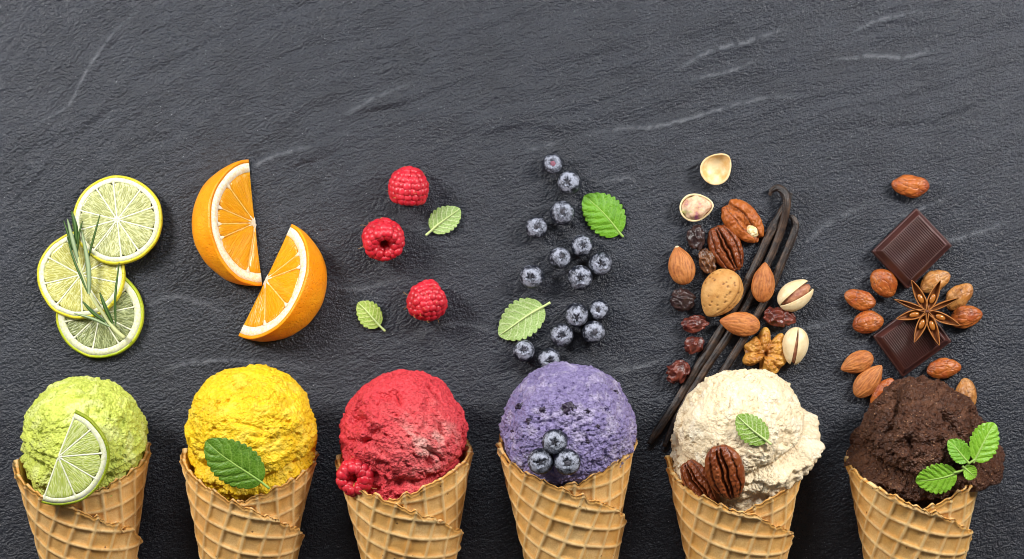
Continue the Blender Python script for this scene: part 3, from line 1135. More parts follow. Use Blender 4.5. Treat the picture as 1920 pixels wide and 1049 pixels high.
# ------------------------------------------------------------------ mint leaves
def leaf_mat(name, a, b, vein, rough=0.5, tr=0.25):
    t = NT(name)
    n = t.noise(26, 3, 0.6)
    c = t.mix(t.ramp(n, [(0.35, 0.0), (0.65, 1.0)]), a, b)
    v = t.n('ShaderNodeTexVoronoi', p_feature='DISTANCE_TO_EDGE', Scale=1 / (5.5 * U))
    t.t.links.new(t.coord(), v.inputs['Vector'])
    net = t.ramp(v.outputs['Distance'], [(0.0, 0.45), (0.10, 0.0)])
    c = t.mix(net, c, vein)
    c = t.mix(t.attr('vein'), c, vein)
    t.P(Base_Color=c, Roughness=rough, Specular_IOR_Level=0.35)
    sss(t, 0.06, (0.8, 1.0, 0.2), 3)
    h = t.math('ADD', t.ramp(v.outputs['Distance'], [(0, 0), (0.3, 1)]), t.noise(4, 3))
    t.bump(h, 0.8, 0.5)
    return t.m


UNDER = leaf_mat('mint_underside', C('85a052'), C('95b066'), C('ccd8a2'), 0.6)
UNDER2 = leaf_mat('mint_underside_yellow', C('8aa43e'), C('9cb354'), C('cbd488'), 0.6)
UPPER = leaf_mat('mint_upper', C('56881a'), C('679a22'), C('77a634'), 0.42)
DARKL = leaf_mat('mint_dark', C('42690f'), C('557c18'), C('80a044'), 0.42)
MIDL = leaf_mat('mint_mid', C('688a26'), C('7a9a32'), C('c2d094'), 0.5)
FRESH = leaf_mat('mint_fresh', C('689a1c'), C('7aaa2a'), C('8cb640'), 0.42)
STALK = NT('mint_stalk')
STALK.P(Base_Color=C('c4d58c'), Roughness=0.5)
STALK = STALK.m
STALK_D = NT('mint_stalk_green')
STALK_D.P(Base_Color=C('8fae50'), Roughness=0.5)
STALK_D = STALK_D.m


def leaf_parts(parent, Lf, W, mat, under, stalk, seed, M=None, off=(0, 0, 0), teeth=9, tooth=0.16, cup=0.0, bend=0.0, nside=5, names=True, stalk_m=None):
    """blade along +x from the stalk (x = 0) to the tip (x = Lf)"""
    rg = np.random.RandomState(seed)
    nt, nv = 110, 37
    t = np.linspace(0, 1, nt)
    v = np.linspace(-1, 1, nv)
    Tt, Vv = np.meshgrid(t, v, indexing='ij')
    env = np.sin(PI * np.clip(t, 0, 1) ** 0.78) ** 0.62
    w = W / 2 * np.maximum(env, 0.02)

    def serr(shift):
        ph = (t ** 0.92 * teeth + shift) % 1.0
        amp = tooth * np.clip(np.sin(PI * t) ** 0.3, 0, 1) * sstep(0.04, 0.14, t)
        return 1 - amp * (1 - np.sqrt(np.sin(PI * np.clip(ph, 0, 1) ** 1.5)))
    wl, wr = w * serr(0.0), w * serr(0.4)
    half = np.where(Vv < 0, wl[:, None], wr[:, None])
    x = Lf * Tt + 0.05 * Lf * np.abs(Vv) ** 2 * np.sin(PI * Tt)
    y = half * Vv
    y = y + 0.03 * Lf * np.sin(PI * Tt * 1.1 + seed)
    vein = np.exp(-(np.abs(Vv) * half / (1.5 * (1 - 0.6 * Tt))) ** 2)
    bul = np.zeros_like(x)
    for sgn in (-1, 1):
        for k in range(nside):
            q = 0.05 + 0.155 * k + (0.05 if sgn > 0 else 0) + rg.uniform(-.015, .015)
            d = np.abs((Tt - 0.24 * np.abs(Vv) ** 1.25 - q) * Lf)
            on = (np.sign(Vv) == sgn) * sstep(1.0, 0.72, np.abs(Vv))
            vein = np.maximum(vein, 0.85 * np.exp(-(d / 0.95) ** 2) * on)
            bul = np.maximum(bul, np.exp(-(d / 3.6) ** 2) * (np.sign(Vv) == sgn))
    bul = np.maximum(bul, np.exp(-(np.abs(Vv) * half / 4.0) ** 2))
    z = (1.2 * vein if under else -1.6 * bul)
    z = z + 1.1 * fbm(col3(x.ravel() / 26, y.ravel() / 26, 0 * x.ravel() + seed), 2, seed).reshape(x.shape)
    z = z + cup * (y / (W / 2)) ** 2 + bend * np.sin(PI * Tt)
    z = z - z.min() + 0.8
    top = np.stack([x, y, z], -1).reshape(-1, 3)
    bot = top - np.array([0, 0, 0.5])
    n = nt * nv
    lp = np.concatenate([np.arange(nv), np.arange(1, nt) * nv + nv - 1, (nt - 1) * nv + np.arange(nv - 2, -1, -1), np.arange(nt - 2, 0, -1) * nv])
    l2 = np.roll(lp, -1)
    F = np.vstack([grid_faces(nt, nv), grid_faces(nt, nv, off=n, flip=True), np.stack([lp, lp + n, l2 + n, l2], 1)[:, ::-1]])
    Vt = np.vstack([top, bot])
    s = np.linspace(-stalk / Lf, 0.93, 30)
    mid = nv // 2
    zi = np.interp(s, t, z[:, mid])
    yi = np.interp(s, t, y[:, mid])
    pth = np.stack([s * Lf, yi, zi + (0.5 if under else -0.3)], 1)
    sv, sf, _, _ = tube(pth, np.linspace(2.4, 0.6, 30), 8)
    off = np.asarray(off, float)
    if M is not None:
        Mm = np.array(M)
        Vt = Vt @ Mm.T + off
        sv = sv @ Mm.T + off
    va = np.concatenate([vein.ravel()] * 2)
    o = obj('blade' if names else 'leaf', Vt, F, mat, parent, attrs={'vein': va})
    obj('stalk', sv, sf, stalk_m or STALK, parent if names else o)
    return o


def mint_leaf(label, base, tip, W, mat, under, stalk, seed, on=None, teeth=9, **kw):
    b, t = np.array(base, float), np.array(tip, float)
    ang = math.degrees(math.atan2(-(t[1] - b[1]), t[0] - b[0]))
    Lf = float(np.hypot(*(t - b)))
    if on is None:
        root = thing('mint_leaf', label, 'leaf', P(b[0], b[1], 1.0), rot_z(ang), 'mint leaves')
    else:
        m = (b + t) / 2
        p, n, pts = on_scoop(on, m[0], m[1], Lf * 0.42)
        n = unit(n * 0.9 + np.array([0, 0, 0.25]))
        R = frame(n, ang)
        xw = np.array(R.col[0])
        k = Lf / max(0.4, np.hypot(xw[0], xw[1])) * 0.985
        # rest on the highest part of the scoop beneath
        hi = max(np.dot(q - p, n) for q in pts)
        o = p + n * (hi * 0.55 + 1.0) - xw * (k / 2)
        root = thing('mint_leaf', label, 'leaf', o, R, 'mint leaves')
        Lf = k
    leaf_parts(root, Lf, W, mat, under, stalk, seed, teeth=teeth, **kw)
    return root


mint_leaf('small pale mint leaf between the two upper raspberries, underside up', (810, 434), (861, 390), 52, UNDER, True, 14, 1, teeth=8, cup=4, bend=3)
mint_leaf('small yellow-green mint leaf left of the lowest raspberry, underside up', (713, 610), (670, 569), 48, UNDER2, True, 15, 2, teeth=7, cup=5, bend=2)
mint_leaf('bright green mint leaf beside the upper blueberries', (1163, 438), (1096, 367), 76, UPPER, False, 9, 3, teeth=10, cup=-5, bend=6, stalk_m=STALK_D)
mint_leaf('large pale mint leaf left of the blueberries, underside up', (1020, 577), (934, 627), 74, UNDER, True, 15, 4, teeth=9, cup=5, bend=4)
mint_leaf('large dark green leaf on the yellow scoop', (488, 905), (390, 826), 84, DARKL, False, 18, 5, on='mango', teeth=11, tooth=0.13, bend=5, cup=-4, stalk_m=STALK_D)
mint_leaf('small green leaf on the cream coloured scoop', (1436, 827), (1380, 781), 53, MIDL, True, 9, 6, on='vanilla', teeth=8, bend=3, cup=-2)


def mint_sprig():
    p, n, pts = on_scoop('chocolate', 1800, 868, 26)
    n = unit(n + np.array([0, 0, 0.9]))
    hi = max(q[2] for q in pts)
    o = P(1812, 874, hi + 3)
    root = thing('mint_sprig', 'mint sprig with four bright green leaves on the chocolate scoop', 'mint sprig', o, None)
    def leaf(b, t, W, mat, seed, dz, nz, **kw):
        b3 = P(b[0], b[1], o[2] + dz) - o
        ang = math.degrees(math.atan2(-(t[1] - b[1]), t[0] - b[0]))
        Lf = math.hypot(t[0] - b[0], t[1] - b[1])
        leaf_parts(root, Lf * 1.0, W, mat, False, 5, seed, M=frame(nz, ang), off=b3, names=False, stalk_m=STALK_D, **kw)
    leaf((1826, 864), (1872, 799), 60, FRESH, 31, 2, (0.35, 0.10, 1), teeth=9, bend=3, cup=2)
    leaf((1793, 886), (1722, 906), 58, FRESH, 32, 0, (-0.05, -0.22, 1), teeth=9, bend=4, cup=1)
    leaf((1815, 865), (1779, 829), 40, UPPER, 33, 8, (0.1, 0.15, 1), teeth=8, bend=3, cup=5, tooth=.13)
    leaf((1808, 878), (1830, 894), 28, FRESH, 34, 6, (0.15, -0.1, 1), teeth=6, bend=2, cup=3, tooth=.12)
    st = spline([P(1788, 887, o[2] + 2) - o, P(1805, 882, o[2] + 4) - o, P(1816, 870, o[2] + 5) - o, P(1828, 862, o[2] + 4) - o], 20)
    V, F, _, _ = tube(st, 2.3, 8)
    obj('stem', V, F, STALK_D, root)


mint_sprig()

# ------------------------------------------------------------------ raspberries
def berry_red():
    t = NT('raspberry_red')
    n = t.noise(0.8, 3)
    oi = t.n('ShaderNodeObjectInfo')
    c = t.mix(oi.outputs['Random'], C('b00d1e'), C('d42034'))
    c = t.mix(t.ramp(n, [(0.4, 0.0), (0.7, 0.4)]), c, C('e85a64'))
    t.P(Base_Color=c, Roughness=0.36, Specular_IOR_Level=0.45)
    sss(t, 0.35, (1.0, 0.15, 0.12), 8)
    t.bump(t.noise(0.35, 3), 0.8, 0.4)
    return t.m


RED = berry_red()
RED_IN = NT('raspberry_hollow')
RED_IN.P(Base_Color=C('8a0c16'), Roughness=0.5)
RED_IN = RED_IN.m
HAIR = NT('raspberry_hair')
HAIR.P(Base_Color=C('c79a58'), Roughness=0.5)
HAIR = HAIR.m


def drupe_mesh():
    import bmesh
    bm = bmesh.new()
    bmesh.ops.create_icosphere(bm, subdivisions=2, radius=U)
    me = bpy.data.meshes.new('drupelet')
    bm.to_mesh(me)
    bm.free()
    me.polygons.foreach_set("use_smooth", np.ones(len(me.polygons), dtype=bool))
    me.materials.append(RED)
    return me


DRUPE = drupe_mesh()


def raspberry(label, loc, tip, size, seed, wide=1.0, dr=8.2):
    """hollow cup of drupelets; local +z points from the opening to the tip"""
    rg = random.Random(seed)
    z = Vector(tip).normalized()
    xx = Vector((1, 0, 0)) if abs(z.x) < .8 else Vector((0, 1, 0))
    xx = (xx - z * xx.dot(z)).normalized()
    R = Matrix((xx, z.cross(xx), z)).transposed()
    root = thing('raspberry', label, 'raspberry', loc, R, 'raspberries')
    Ro, H = size * 0.5 * wide, size * 0.92
    # profile arc: inside of the lip, over the lip, up the wall to the tip
    prof = spline([(Ro * 0.30, -H * 0.10), (Ro * 0.44, -H * 0.38), (Ro * 0.72, -H * 0.47), (Ro * 0.93, -H * 0.30), (Ro * 0.95, -H * 0.05),
                   (Ro * 0.84, H * 0.18), (Ro * 0.60, H * 0.36), (Ro * 0.28, H * 0.455), (0.5, H * 0.48)], 200)
    seg = np.linalg.norm(np.diff(prof, axis=0), axis=1)
    s = np.concatenate([[0], np.cumsum(seg)])
    ns = int(s[-1] / (dr * 1.22))
    # inner body
    pb = prof[::6] * np.array([0.93, 0.95])
    pb[0, 0] = 0.3
    a = np.linspace(0, 2 * PI, 28, endpoint=False)
    V = np.stack([pb[None, :, 0] * np.cos(a)[:, None], pb[None, :, 0] * np.sin(a)[:, None], np.broadcast_to(pb[None, :, 1], (28, len(pb)))], -1).reshape(-1, 3)
    obj('receptacle_cup', V, grid_faces(28, len(pb), True, False, flip=True), RED_IN, root)
    hv = []
    for k in range(ns + 1):
        sk = s[-1] * (k + 0.15) / (ns + 0.15)
        r = np.interp(sk, s, prof[:, 0])
        zz = np.interp(sk, s, prof[:, 1])
        r2, z2 = np.interp(min(sk + 1, s[-1]), s, prof[:, 0]), np.interp(min(sk + 1, s[-1]), s, prof[:, 1])
        n2 = Vector((z2 - zz, -(r2 - r)))
        if n2.length < 1e-6:
            n2 = Vector((0, 1))
        n2.normalize()
        m = max(1, int(round(2 * PI * r / (dr * 1.34))))
        ph = rg.uniform(0, 6.28)
        for j in range(m):
            an = ph + 2 * PI * (j + rg.uniform(-.22, .22)) / m
            rad = Vector((math.cos(an), math.sin(an), 0))
            nrm = (rad * n2.x + Vector((0, 0, n2.y))).normalized()
            pos = rad * r + Vector((0, 0, zz)) + nrm * rg.uniform(-1.6, 1.2)
            ta = nrm.cross(Vector((-math.sin(an), math.cos(an), 0)))
            Mr = Matrix((Vector((-math.sin(an), math.cos(an), 0)), ta, nrm)).transposed()
            q = dr * rg.uniform(.92, 1.12)
            link('drupelet', DRUPE, root, pos, Mr, (q, q * rg.uniform(.95, 1.12), q * .74))
            if rg.random() < 0.16 and zz > -H * .35:
                hv.append((pos + nrm * q * .75, nrm, rg.random() * 6.28))
    parts = []
    for (pos, nrm, a) in hv:
        sd = Vector((math.cos(a), math.sin(a), 0))
        pts = [pos, pos + nrm * 3 + sd * 1.5, pos + nrm * 4.5 + sd * 5, pos + nrm * 3.5 + sd * 8]
        pth = spline([tuple(v) for v in pts], 7)
        V, F, _, _ = tube(pth, np.linspace(.42, .22, 7), 4)
        parts.append((V, np.array([f for f in F if len(f) == 4])))
    if parts:
        V, F = merge(parts)
        o = obj('hair', V, F, HAIR, root)
        o['kind'] = 'stuff'
    return root


raspberry('raspberry lying at the top, above the small pale leaf', P(766, 347, 33), (0.10, 0.95, 0.25), 68, 1)
raspberry('raspberry with its dark hollow open to view, left of the pale leaf', P(718, 446, 34), (-0.12, 0.55, -0.85), 69, 2, 1.02, dr=8.8)
raspberry('raspberry lying lowest on the slate', P(797, 567, 33), (-0.75, -0.45, 0.35), 67, 3)
pp, nn, _ = on_scoop('raspberry', 671, 892, 18)
raspberry('hollow raspberry pressed into the red scoop by the cone edge', P(671, 892, pp[2] - 7), (0.28, 0.22, -1.0), 62, 4, 1.0, dr=9.2)

# ------------------------------------------------------------------ blueberries
def blue_mats():
    t = NT('blueberry_skin')
    n = t.noise(0.55, 5, 0.7)
    n2 = t.noise(0.16, 4, 0.7)
    m = t.math('ADD', t.math('MULTIPLY', n, 0.6), t.math('MULTIPLY', n2, 0.4))
    pole = t.attr('pole')
    m = t.math('ADD', m, t.math('MULTIPLY', pole, 0.13))
    f = t.ramp(m, [(0.52, 0.0), (0.66, 1.0)])
    c = t.mix(f, C('141722'), C('9fa3b2'))
    t.P(Base_Color=c, Roughness=t.ramp(m, [(0.44, 0.36), (0.6, 0.7)]), Specular_IOR_Level=0.4)
    t.bump(n2, 0.8, 0.35)
    d = NT('blueberry_calyx')
    nd = d.noise(0.25, 3)
    d.P(Base_Color=d.mix(d.ramp(nd, [(.4, 0.0), (.65, 1.0)]), C('14121a'), C('4a4852')), Roughness=0.7)
    r = NT('blueberry_calyx_red')
    r.P(Base_Color=r.mix(r.noise(0.3), C('3a1c2a'), C('b06a7c')), Roughness=0.6)
    s = NT('blueberry_sepal')
    ns = s.noise(0.25, 3)
    s.P(Base_Color=s.mix(s.ramp(ns, [(.4, 0.0), (.6, 1.0)]), C('3a3d4c'), C('b5b8c2')), Roughness=0.7)
    return t.m, d.m, r.m, s.m


BLUE, CALYX, CALYX_R, SEPAL = blue_mats()


def blueberry_meshes(kind, seed):
    """unit berry; crown at +z. kind: 0 star-shaped closed, 1 open ring, 2 flat scar"""
    nk, na = 52, 60
    k = np.linspace(0.0, PI, nk)
    a = np.linspace(0, 2 * PI, na, endpoint=False)
    K, A = np.meshgrid(k, a, indexing='ij')
    wob = fbm(col3(np.sin(K).ravel() * np.cos(A).ravel() * 1.3, np.sin(K).ravel() * np.sin(A).ravel() * 1.3, np.cos(K).ravel() + seed), 2, seed).reshape(K.shape)
    star = np.clip(0.5 + 0.5 * np.cos(5 * A + seed) + 0.35 * np.cos(2 * A + 1.7 * seed) - 0.15, 0, 1)
    open_r = {0: 0.22 + 0.24 * star ** 1.6, 1: 0.40 + 0.07 * star, 2: 0.27 + 0.13 * star}[kind]
    lip = {0: 0.10, 1: 0.11, 2: 0.06}[kind]
    dep = {0: 0.22, 1: 0.30, 2: 0.14}[kind]
    r = 1 + 0.02 * wob
    r = r + lip * np.exp(-((K - open_r - 0.13) / 0.12) ** 2)
    r = r - dep * sstep(open_r + 0.05, open_r - 0.09, K)
    x, y = r * np.sin(K) * np.cos(A), r * np.sin(K) * np.sin(A)
    z = r * np.cos(K) * 0.90
    V = np.stack([x, y, z], -1).reshape(-1, 3)
    pole = (np.exp(-((K - 0.62) / 0.42) ** 2)).ravel()
    body = build_mesh('berry', V, grid_faces(nk, na, False, True, flip=True), BLUE, {'pole': pole})
    # calyx floor: a disc inside the crown
    nr = 8
    rho = np.linspace(0.02, 1, nr)
    Rr, Aa = np.meshgrid(rho, a, indexing='ij')
    op = np.interp(Aa[0], a, open_r[0])
    ang = Rr * op * 1.02
    rr = 1 - dep + 0.03 + 0.05 * (1 - Rr) - 0.03 * np.exp(-(Rr / .15) ** 2) * 2
    V = np.stack([rr * np.sin(ang) * np.cos(Aa), rr * np.sin(ang) * np.sin(Aa), rr * np.cos(ang) * .9], -1).reshape(-1, 3)
    cal = build_mesh('calyx', V, grid_faces(nr, na, False, True, flip=True), CALYX_R if kind == 1 and seed == 1 else CALYX)
    # five sepal flaps on the crown
    sv, sf = [], []
    rs = random.Random(seed)
    for i in range(5):
        c = (2 * PI * (i + 0.5) - seed) / 5
        hw = rs.uniform(0.26, 0.40)
        c += rs.uniform(-0.12, 0.12)
        tip = rs.uniform(0.12, 0.34)
        pts = []
        for (aa, kk, q) in ((c - hw, 0.50, 1.075), (c + hw, 0.50, 1.075), (c + hw * .55, 0.33, 1.05), (c, tip, 0.98), (c - hw * .55, 0.33, 1.05)):
            pts.append((q * math.sin(kk) * math.cos(aa), q * math.sin(kk) * math.sin(aa), q * math.cos(kk) * .9))
        o = len(sv)
        sv += pts
        sv += [(p[0] * .96, p[1] * .96, p[2] - .035) for p in pts]
        sf += [[o, o + 1, o + 2, o + 3, o + 4], [o + 9, o + 8, o + 7, o + 6, o + 5]]
        sf += [[o + j, o + 5 + j, o + 5 + (j + 1) % 5, o + (j + 1) % 5] for j in range(5)]
    sep = build_mesh('sepals', np.array(sv), sf, SEPAL, smooth=False)
    return body, cal, sep


BB = [blueberry_meshes(0, 2), blueberry_meshes(1, 1), blueberry_meshes(2, 4), blueberry_meshes(0, 5), blueberry_meshes(2, 7)]


def blueberry(label, loc, r, off, kind, spin, axis=None):
    """off: crown offset from the centre in the picture, in parts of the radius"""
    ox, oy = off[0], -off[1]
    n = axis if axis is not None else unit([ox, oy, math.sqrt(max(0.05, 1 - ox * ox - oy * oy))])
    R = frame(n, 0) @ rot_z(spin)
    root = thing('blueberry', label, 'blueberry', loc, R, 'blueberries')
    b, c, s = BB[kind]
    link('berry', b, root, scale=r)
    link('calyx', c, root, scale=r)
    if kind in (0, 3):
        link('crown', s, root, scale=r)
    return root


BLUES = [
    (1036, 308, 19.5, (0.05, -0.05), 1, 10, 'topmost blueberry with an open reddish crown'),
    (1067, 343, 22, (-0.15, -0.05), 0, 40, 'blueberry with a black star crown just below the topmost one'),
    (1054, 400, 23, (0.0, -0.15), 2, 100, 'pale frosted blueberry left of the bright green leaf'),
    (1006, 427, 20.5, (0.0, -0.05), 4, 0, 'dark blueberry farthest left of the upper group, ringed brown scar'),
    (1091, 461, 20.5, (0.1, 0.0), 0, 200, 'blueberry just below left of the bright green leaf'),
    (1050, 484, 20.5, (0.2, -0.2), 2, 60, 'blueberry left of the frosted trio below the bright green leaf'),
    (1126, 495, 22, (0.05, 0.0), 3, 20, 'rightmost blueberry below the bright green leaf'),
    (1088, 521, 23.5, (0.0, 0.05), 3, 150, 'largest frosted blueberry, lowest of the middle cluster'),
    (997, 519, 22.5, (-0.1, 0.05), 0, 80, 'lone blueberry above the large pale leaf'),
    (1081, 591, 22.5, (0.0, 0.3), 0, 10, 'dark blueberry with a five pointed crown in the lower cluster, left of two'),
    (1124, 582, 19.5, (-0.2, -0.05), 2, 120, 'smallest blueberry at the upper right of the lower cluster'),
    (1113, 623, 21.5, (0.1, 0.0), 4, 210, 'grey blueberry at the lower right of the lower cluster'),
    (1053, 629, 22, (-0.05, 0.05), 0, 300, 'blueberry with a rusty star crown at the tip of the lower cluster'),
    (982, 658, 20.5, (0.0, -0.1), 3, 250, 'blueberry touching the lower edge of the large pale leaf'),
    (1030, 674, 21.5, (0.05, 0.15), 0, 140, 'blueberry half hidden behind the purple scoop'),
]
for x, y, r, off, kd, sp, lab in BLUES:
    blueberry(lab, P(x, y, r * .95), r, off, kd, sp)
for x, y, r, kd, sp, lab in ((1040, 829, 23, 0, 30, 'topmost of the three blueberries on the purple scoop'),
                             (1014, 865, 24, 3, 90, 'left lower of the three blueberries on the purple scoop'),
                             (1064, 867, 23.5, 4, 170, 'right lower of the three blueberries on the purple scoop')):
    p, n, _ = on_scoop('blueberry', x, y, 12)
    pz = p + n * r * 0.55
    blueberry(lab, P(x, y, pz[2]), r, (0, 0), kd, sp, axis=unit(n * 0.35 + np.array([0, 0, 1.0])))

# berry pieces frozen into the purple scoop
sb = SCOOPS['blueberry']
for k, (x, y, s) in enumerate(((1065, 764, 15), (963, 809, 7), (975, 760, 9), (1100, 770, 6), (1018, 768, 6), (1120, 800, 5), (1102, 828, 6), (1155, 735, 6), (990, 790, 6))):
    p, n, _ = on_scoop('blueberry', x, y, 4)
    V = CS_V[::1]
    rs = np.random.RandomState(k)
    nk, na = 20, 24
    K, A = np.meshgrid(np.linspace(0, PI, nk), np.linspace(0, 2 * PI, na, endpoint=False), indexing='ij')
    d = np.stack([np.sin(K) * np.cos(A), np.sin(K) * np.sin(A), np.cos(K)], -1).reshape(-1, 3)
    r = s * (1 + 0.7 * fbm(d * 1.9 + k * 5, 3, k))
    o = p + n * (-s * 0.5)
    t = bpy.data.materials.get('frozen_berry')
    if t is None:
        tt = NT('frozen_berry')
        tt.P(Base_Color=tt.mix(tt.ramp(tt.noise(5), [(.4, 0.0), (.65, 1.0)]), C('221028'), C('3c3448')), Roughness=0.4)
        tt.bump(tt.noise(4), 1.5, .6)
        t = tt.m
    obj('berry_piece', d * r[:, None] * np.array([1, .85, .8]) + o - sb['base'], grid_faces(nk, na, False, True, flip=True), t, sb['root'])

# ------------------------------------------------------------------ almonds, cocoa beans
def nut_mat(name, a, b, dark, rough=0.42, crack=0.0, csize=13.0, spots=0.0, gl=0.4):
    t = NT(name)
    g = t.attr('groove')
    oi = t.n('ShaderNodeObjectInfo')
    n = t.noise(24, 3, 0.6)
    base = t.mix(t.ramp(n, [(0.35, 0.0), (0.65, 1.0)]), a, b)
    base = t.mix(t.math('MULTIPLY', oi.outputs['Random'], 0.35), base, t.mix(0.5, base, dark))
    c = t.mix(t.math('MULTIPLY', g, 0.8), base, dark)
    h = t.noise(3.4, 3, 0.65)
    if crack:
        v = t.n('ShaderNodeTexVoronoi', p_feature='DISTANCE_TO_EDGE', Scale=1 / (csize * U))
        vec = t.coord((0.8, 1.25, 1.0))
        ds = t.n('ShaderNodeTexNoise', Scale=1 / (9 * U), Detail=2.0)
        t.t.links.new(vec, ds.inputs['Vector'])
        sc = t.n('ShaderNodeVectorMath', p_operation='SCALE', i0=ds.outputs['Color'], Scale=9 * U).outputs[0]
        vv = t.n('ShaderNodeVectorMath', p_operation='ADD', i0=vec, i1=sc).outputs[0]
        t.t.links.new(vv, v.inputs['Vector'])
        e = t.ramp(v.outputs['Distance'], [(0.0, 1.0), (0.055, 0.0)])
        c = t.mix(t.math('MULTIPLY', e, crack), c, dark)
        h = t.math('ADD', t.math('MULTIPLY', h, 0.6), t.ramp(v.outputs['Distance'], [(0.0, 0.0), (0.16, 1.0)]))
    if spots:
        n5 = t.noise(16, 4, 0.7)
        c = t.mix(t.ramp(n5, [(0.58, 0.0), (0.68, spots)]), c, C('3a1a12'))
    t.P(Base_Color=c, Roughness=rough, Specular_IOR_Level=gl)
    sss(t, 0.08, (1.0, 0.4, 0.15), 4)
    t.bump(h, 1.2, 0.55)
    return t.m


ALMOND = nut_mat('almond_skin', C('cc8446'), C('b96c32'), C('6e3412'), 0.6)
COCOA = nut_mat('cocoa_bean_skin', C('bd6c2a'), C('a34c1c'), C('5c200c'), 0.42, crack=0.5, csize=15, spots=0.45, gl=0.5)
COCOA_P = nut_mat('cocoa_bean_pale', C('c08a4e'), C('b0702f'), C('5a2a14'), 0.42, crack=0.35, csize=18, spots=0.75)
SHELLM = nut_mat('almond_shell', C('cf9c5a'), C('b98242'), C('5a3010'), 0.6)
TIPM = NT('almond_tip')
TIPM.P(Base_Color=C('d9c39c'), Roughness=0.7)
TIPM = TIPM.m


def bean_mesh(Ln, W, Tk, kind, seed):
    """tip at +x, resting on z = 0"""
    ns, na = 64, 72
    s = np.linspace(0, 1, ns)
    a = np.linspace(0, 2 * PI, na, endpoint=False)
    Ss, A = np.meshgrid(s, a, indexing='ij')
    ex = {'almond': 0.80, 'cocoa': 0.95, 'shell': 0.80}[kind]
    po = {'almond': 0.62, 'cocoa': 0.55, 'shell': 0.60}[kind]
    w = np.sin(PI * np.clip(Ss, 0, 1) ** ex) ** po
    if kind == 'almond':
        w *= 1 - 0.16 * sstep(0.7, 1.0, Ss)
    x = Ln * (Ss - 0.5)
    y = W / 2 * w * np.cos(A)
    z = Tk / 2 * w * np.sin(A)
    nx = col3((Ss * 2.2).ravel(), (np.cos(A) * 10).ravel(), (np.sin(A) * 10).ravel())
    if kind == 'almond':
        g = fbm(nx * np.array([1, 1.15, 1.15]) + seed, 3, seed)
        gr = np.clip(1 - np.abs(g) * 3.6, 0, 1)
        disp = -1.0 * gr + 0.5 * g
        attr = np.clip(0.85 * gr * 0.95 + 0.35 * (g > 0.1) * np.abs(g), 0, 1)
    elif kind == 'cocoa':
        lo = fbm(np.stack([x.ravel() / 26, y.ravel() / 20, z.ravel() / 20 + seed * 3], 1), 3, seed)
        g = fbm(nx * 0.7 + seed, 2, seed)
        disp = 2.6 * lo - 0.8 * np.clip(1 - np.abs(g) * 5, 0, 1)
        attr = np.clip(np.clip(1 - np.abs(g) * 6, 0, 1) * 0.5 + np.clip(lo, 0, 1) * .5, 0, 1) + 0.4 * sstep(0.16, 0.0, Ss.ravel())
        attr = np.clip(attr, 0, 1)
    else:
        # pitted hard shell: short dashes along the length
        pts = np.stack([x.ravel() / 9.5, y.ravel() / 5.2, z.ravel() / 5.2 + seed], 1)
        f1, f2, cid = worley(pts, seed)
        pit = sstep(0.36, 0.18, f1) * (cid > 0.36) * sstep(0.0, 0.14, Ss.ravel()) * sstep(1.0, 0.8, Ss.ravel())
        lo = fbm(np.stack([x.ravel() / 30, y.ravel() / 22, z.ravel() / 22 + seed * 3], 1), 3, seed)
        seam = np.exp(-(((y.ravel() / (W / 2 * w.ravel() + 1e-6)) - 0.72) / 0.035) ** 2) * (np.sin(A.ravel()) > 0)
        seam2 = np.exp(-(((y.ravel() / (W / 2 * w.ravel() + 1e-6)) - 0.86) / 0.03) ** 2) * (np.sin(A.ravel()) > 0)
        disp = 1.4 * lo - 2.4 * pit - 1.8 * seam - 1.2 * seam2
        attr = np.clip(pit * 1.0 + 0.7 * seam + .4 * seam2, 0, 1)
    d = disp.reshape(A.shape)
    fade = np.clip(w * 1.6, 0, 1)
    y = y + d * np.cos(A) * fade
    z = z + d * np.sin(A) * fade
    z = z + Tk / 2
    if kind == 'cocoa':
        y = y + 0.05 * W * np.sin(PI * Ss)
    V = np.stack([x, y, z], -1).reshape(-1, 3)
    return V, grid_faces(ns, na, False, True, flip=False), {'groove': attr}


def bean(name, label, cat, x, y, Ln, W, ang, kind, mat, seed, thick=0.60, z=0.0, tl=(0, 0), group=None, tip=False):
    R = frame((tl[0], tl[1], 1.0), ang)
    Tk = W * thick
    root = thing(name, label, cat, P(x, y, z), R, group)
    k = (D - Tk / 2) / D
    V, F, at = bean_mesh(Ln * k, W * k, Tk, kind, seed)
    obj('kernel' if kind != 'shell' else 'shell', V, F, mat, root, at)
    if tip:
        n = 10
        K, A = np.meshgrid(np.linspace(0, PI, n), np.linspace(0, 2 * PI, 12, endpoint=False), indexing='ij')
        d = np.stack([np.cos(K) * 2.6, np.sin(K) * np.cos(A) * 4.4, np.sin(K) * np.sin(A) * 3.2], -1).reshape(-1, 3)
        d = d + np.array([Ln * k / 2 - 2.6, 0, Tk / 2])
        obj('tip', d, grid_faces(n, 12, False, True, flip=False), TIPM, root)
    return root


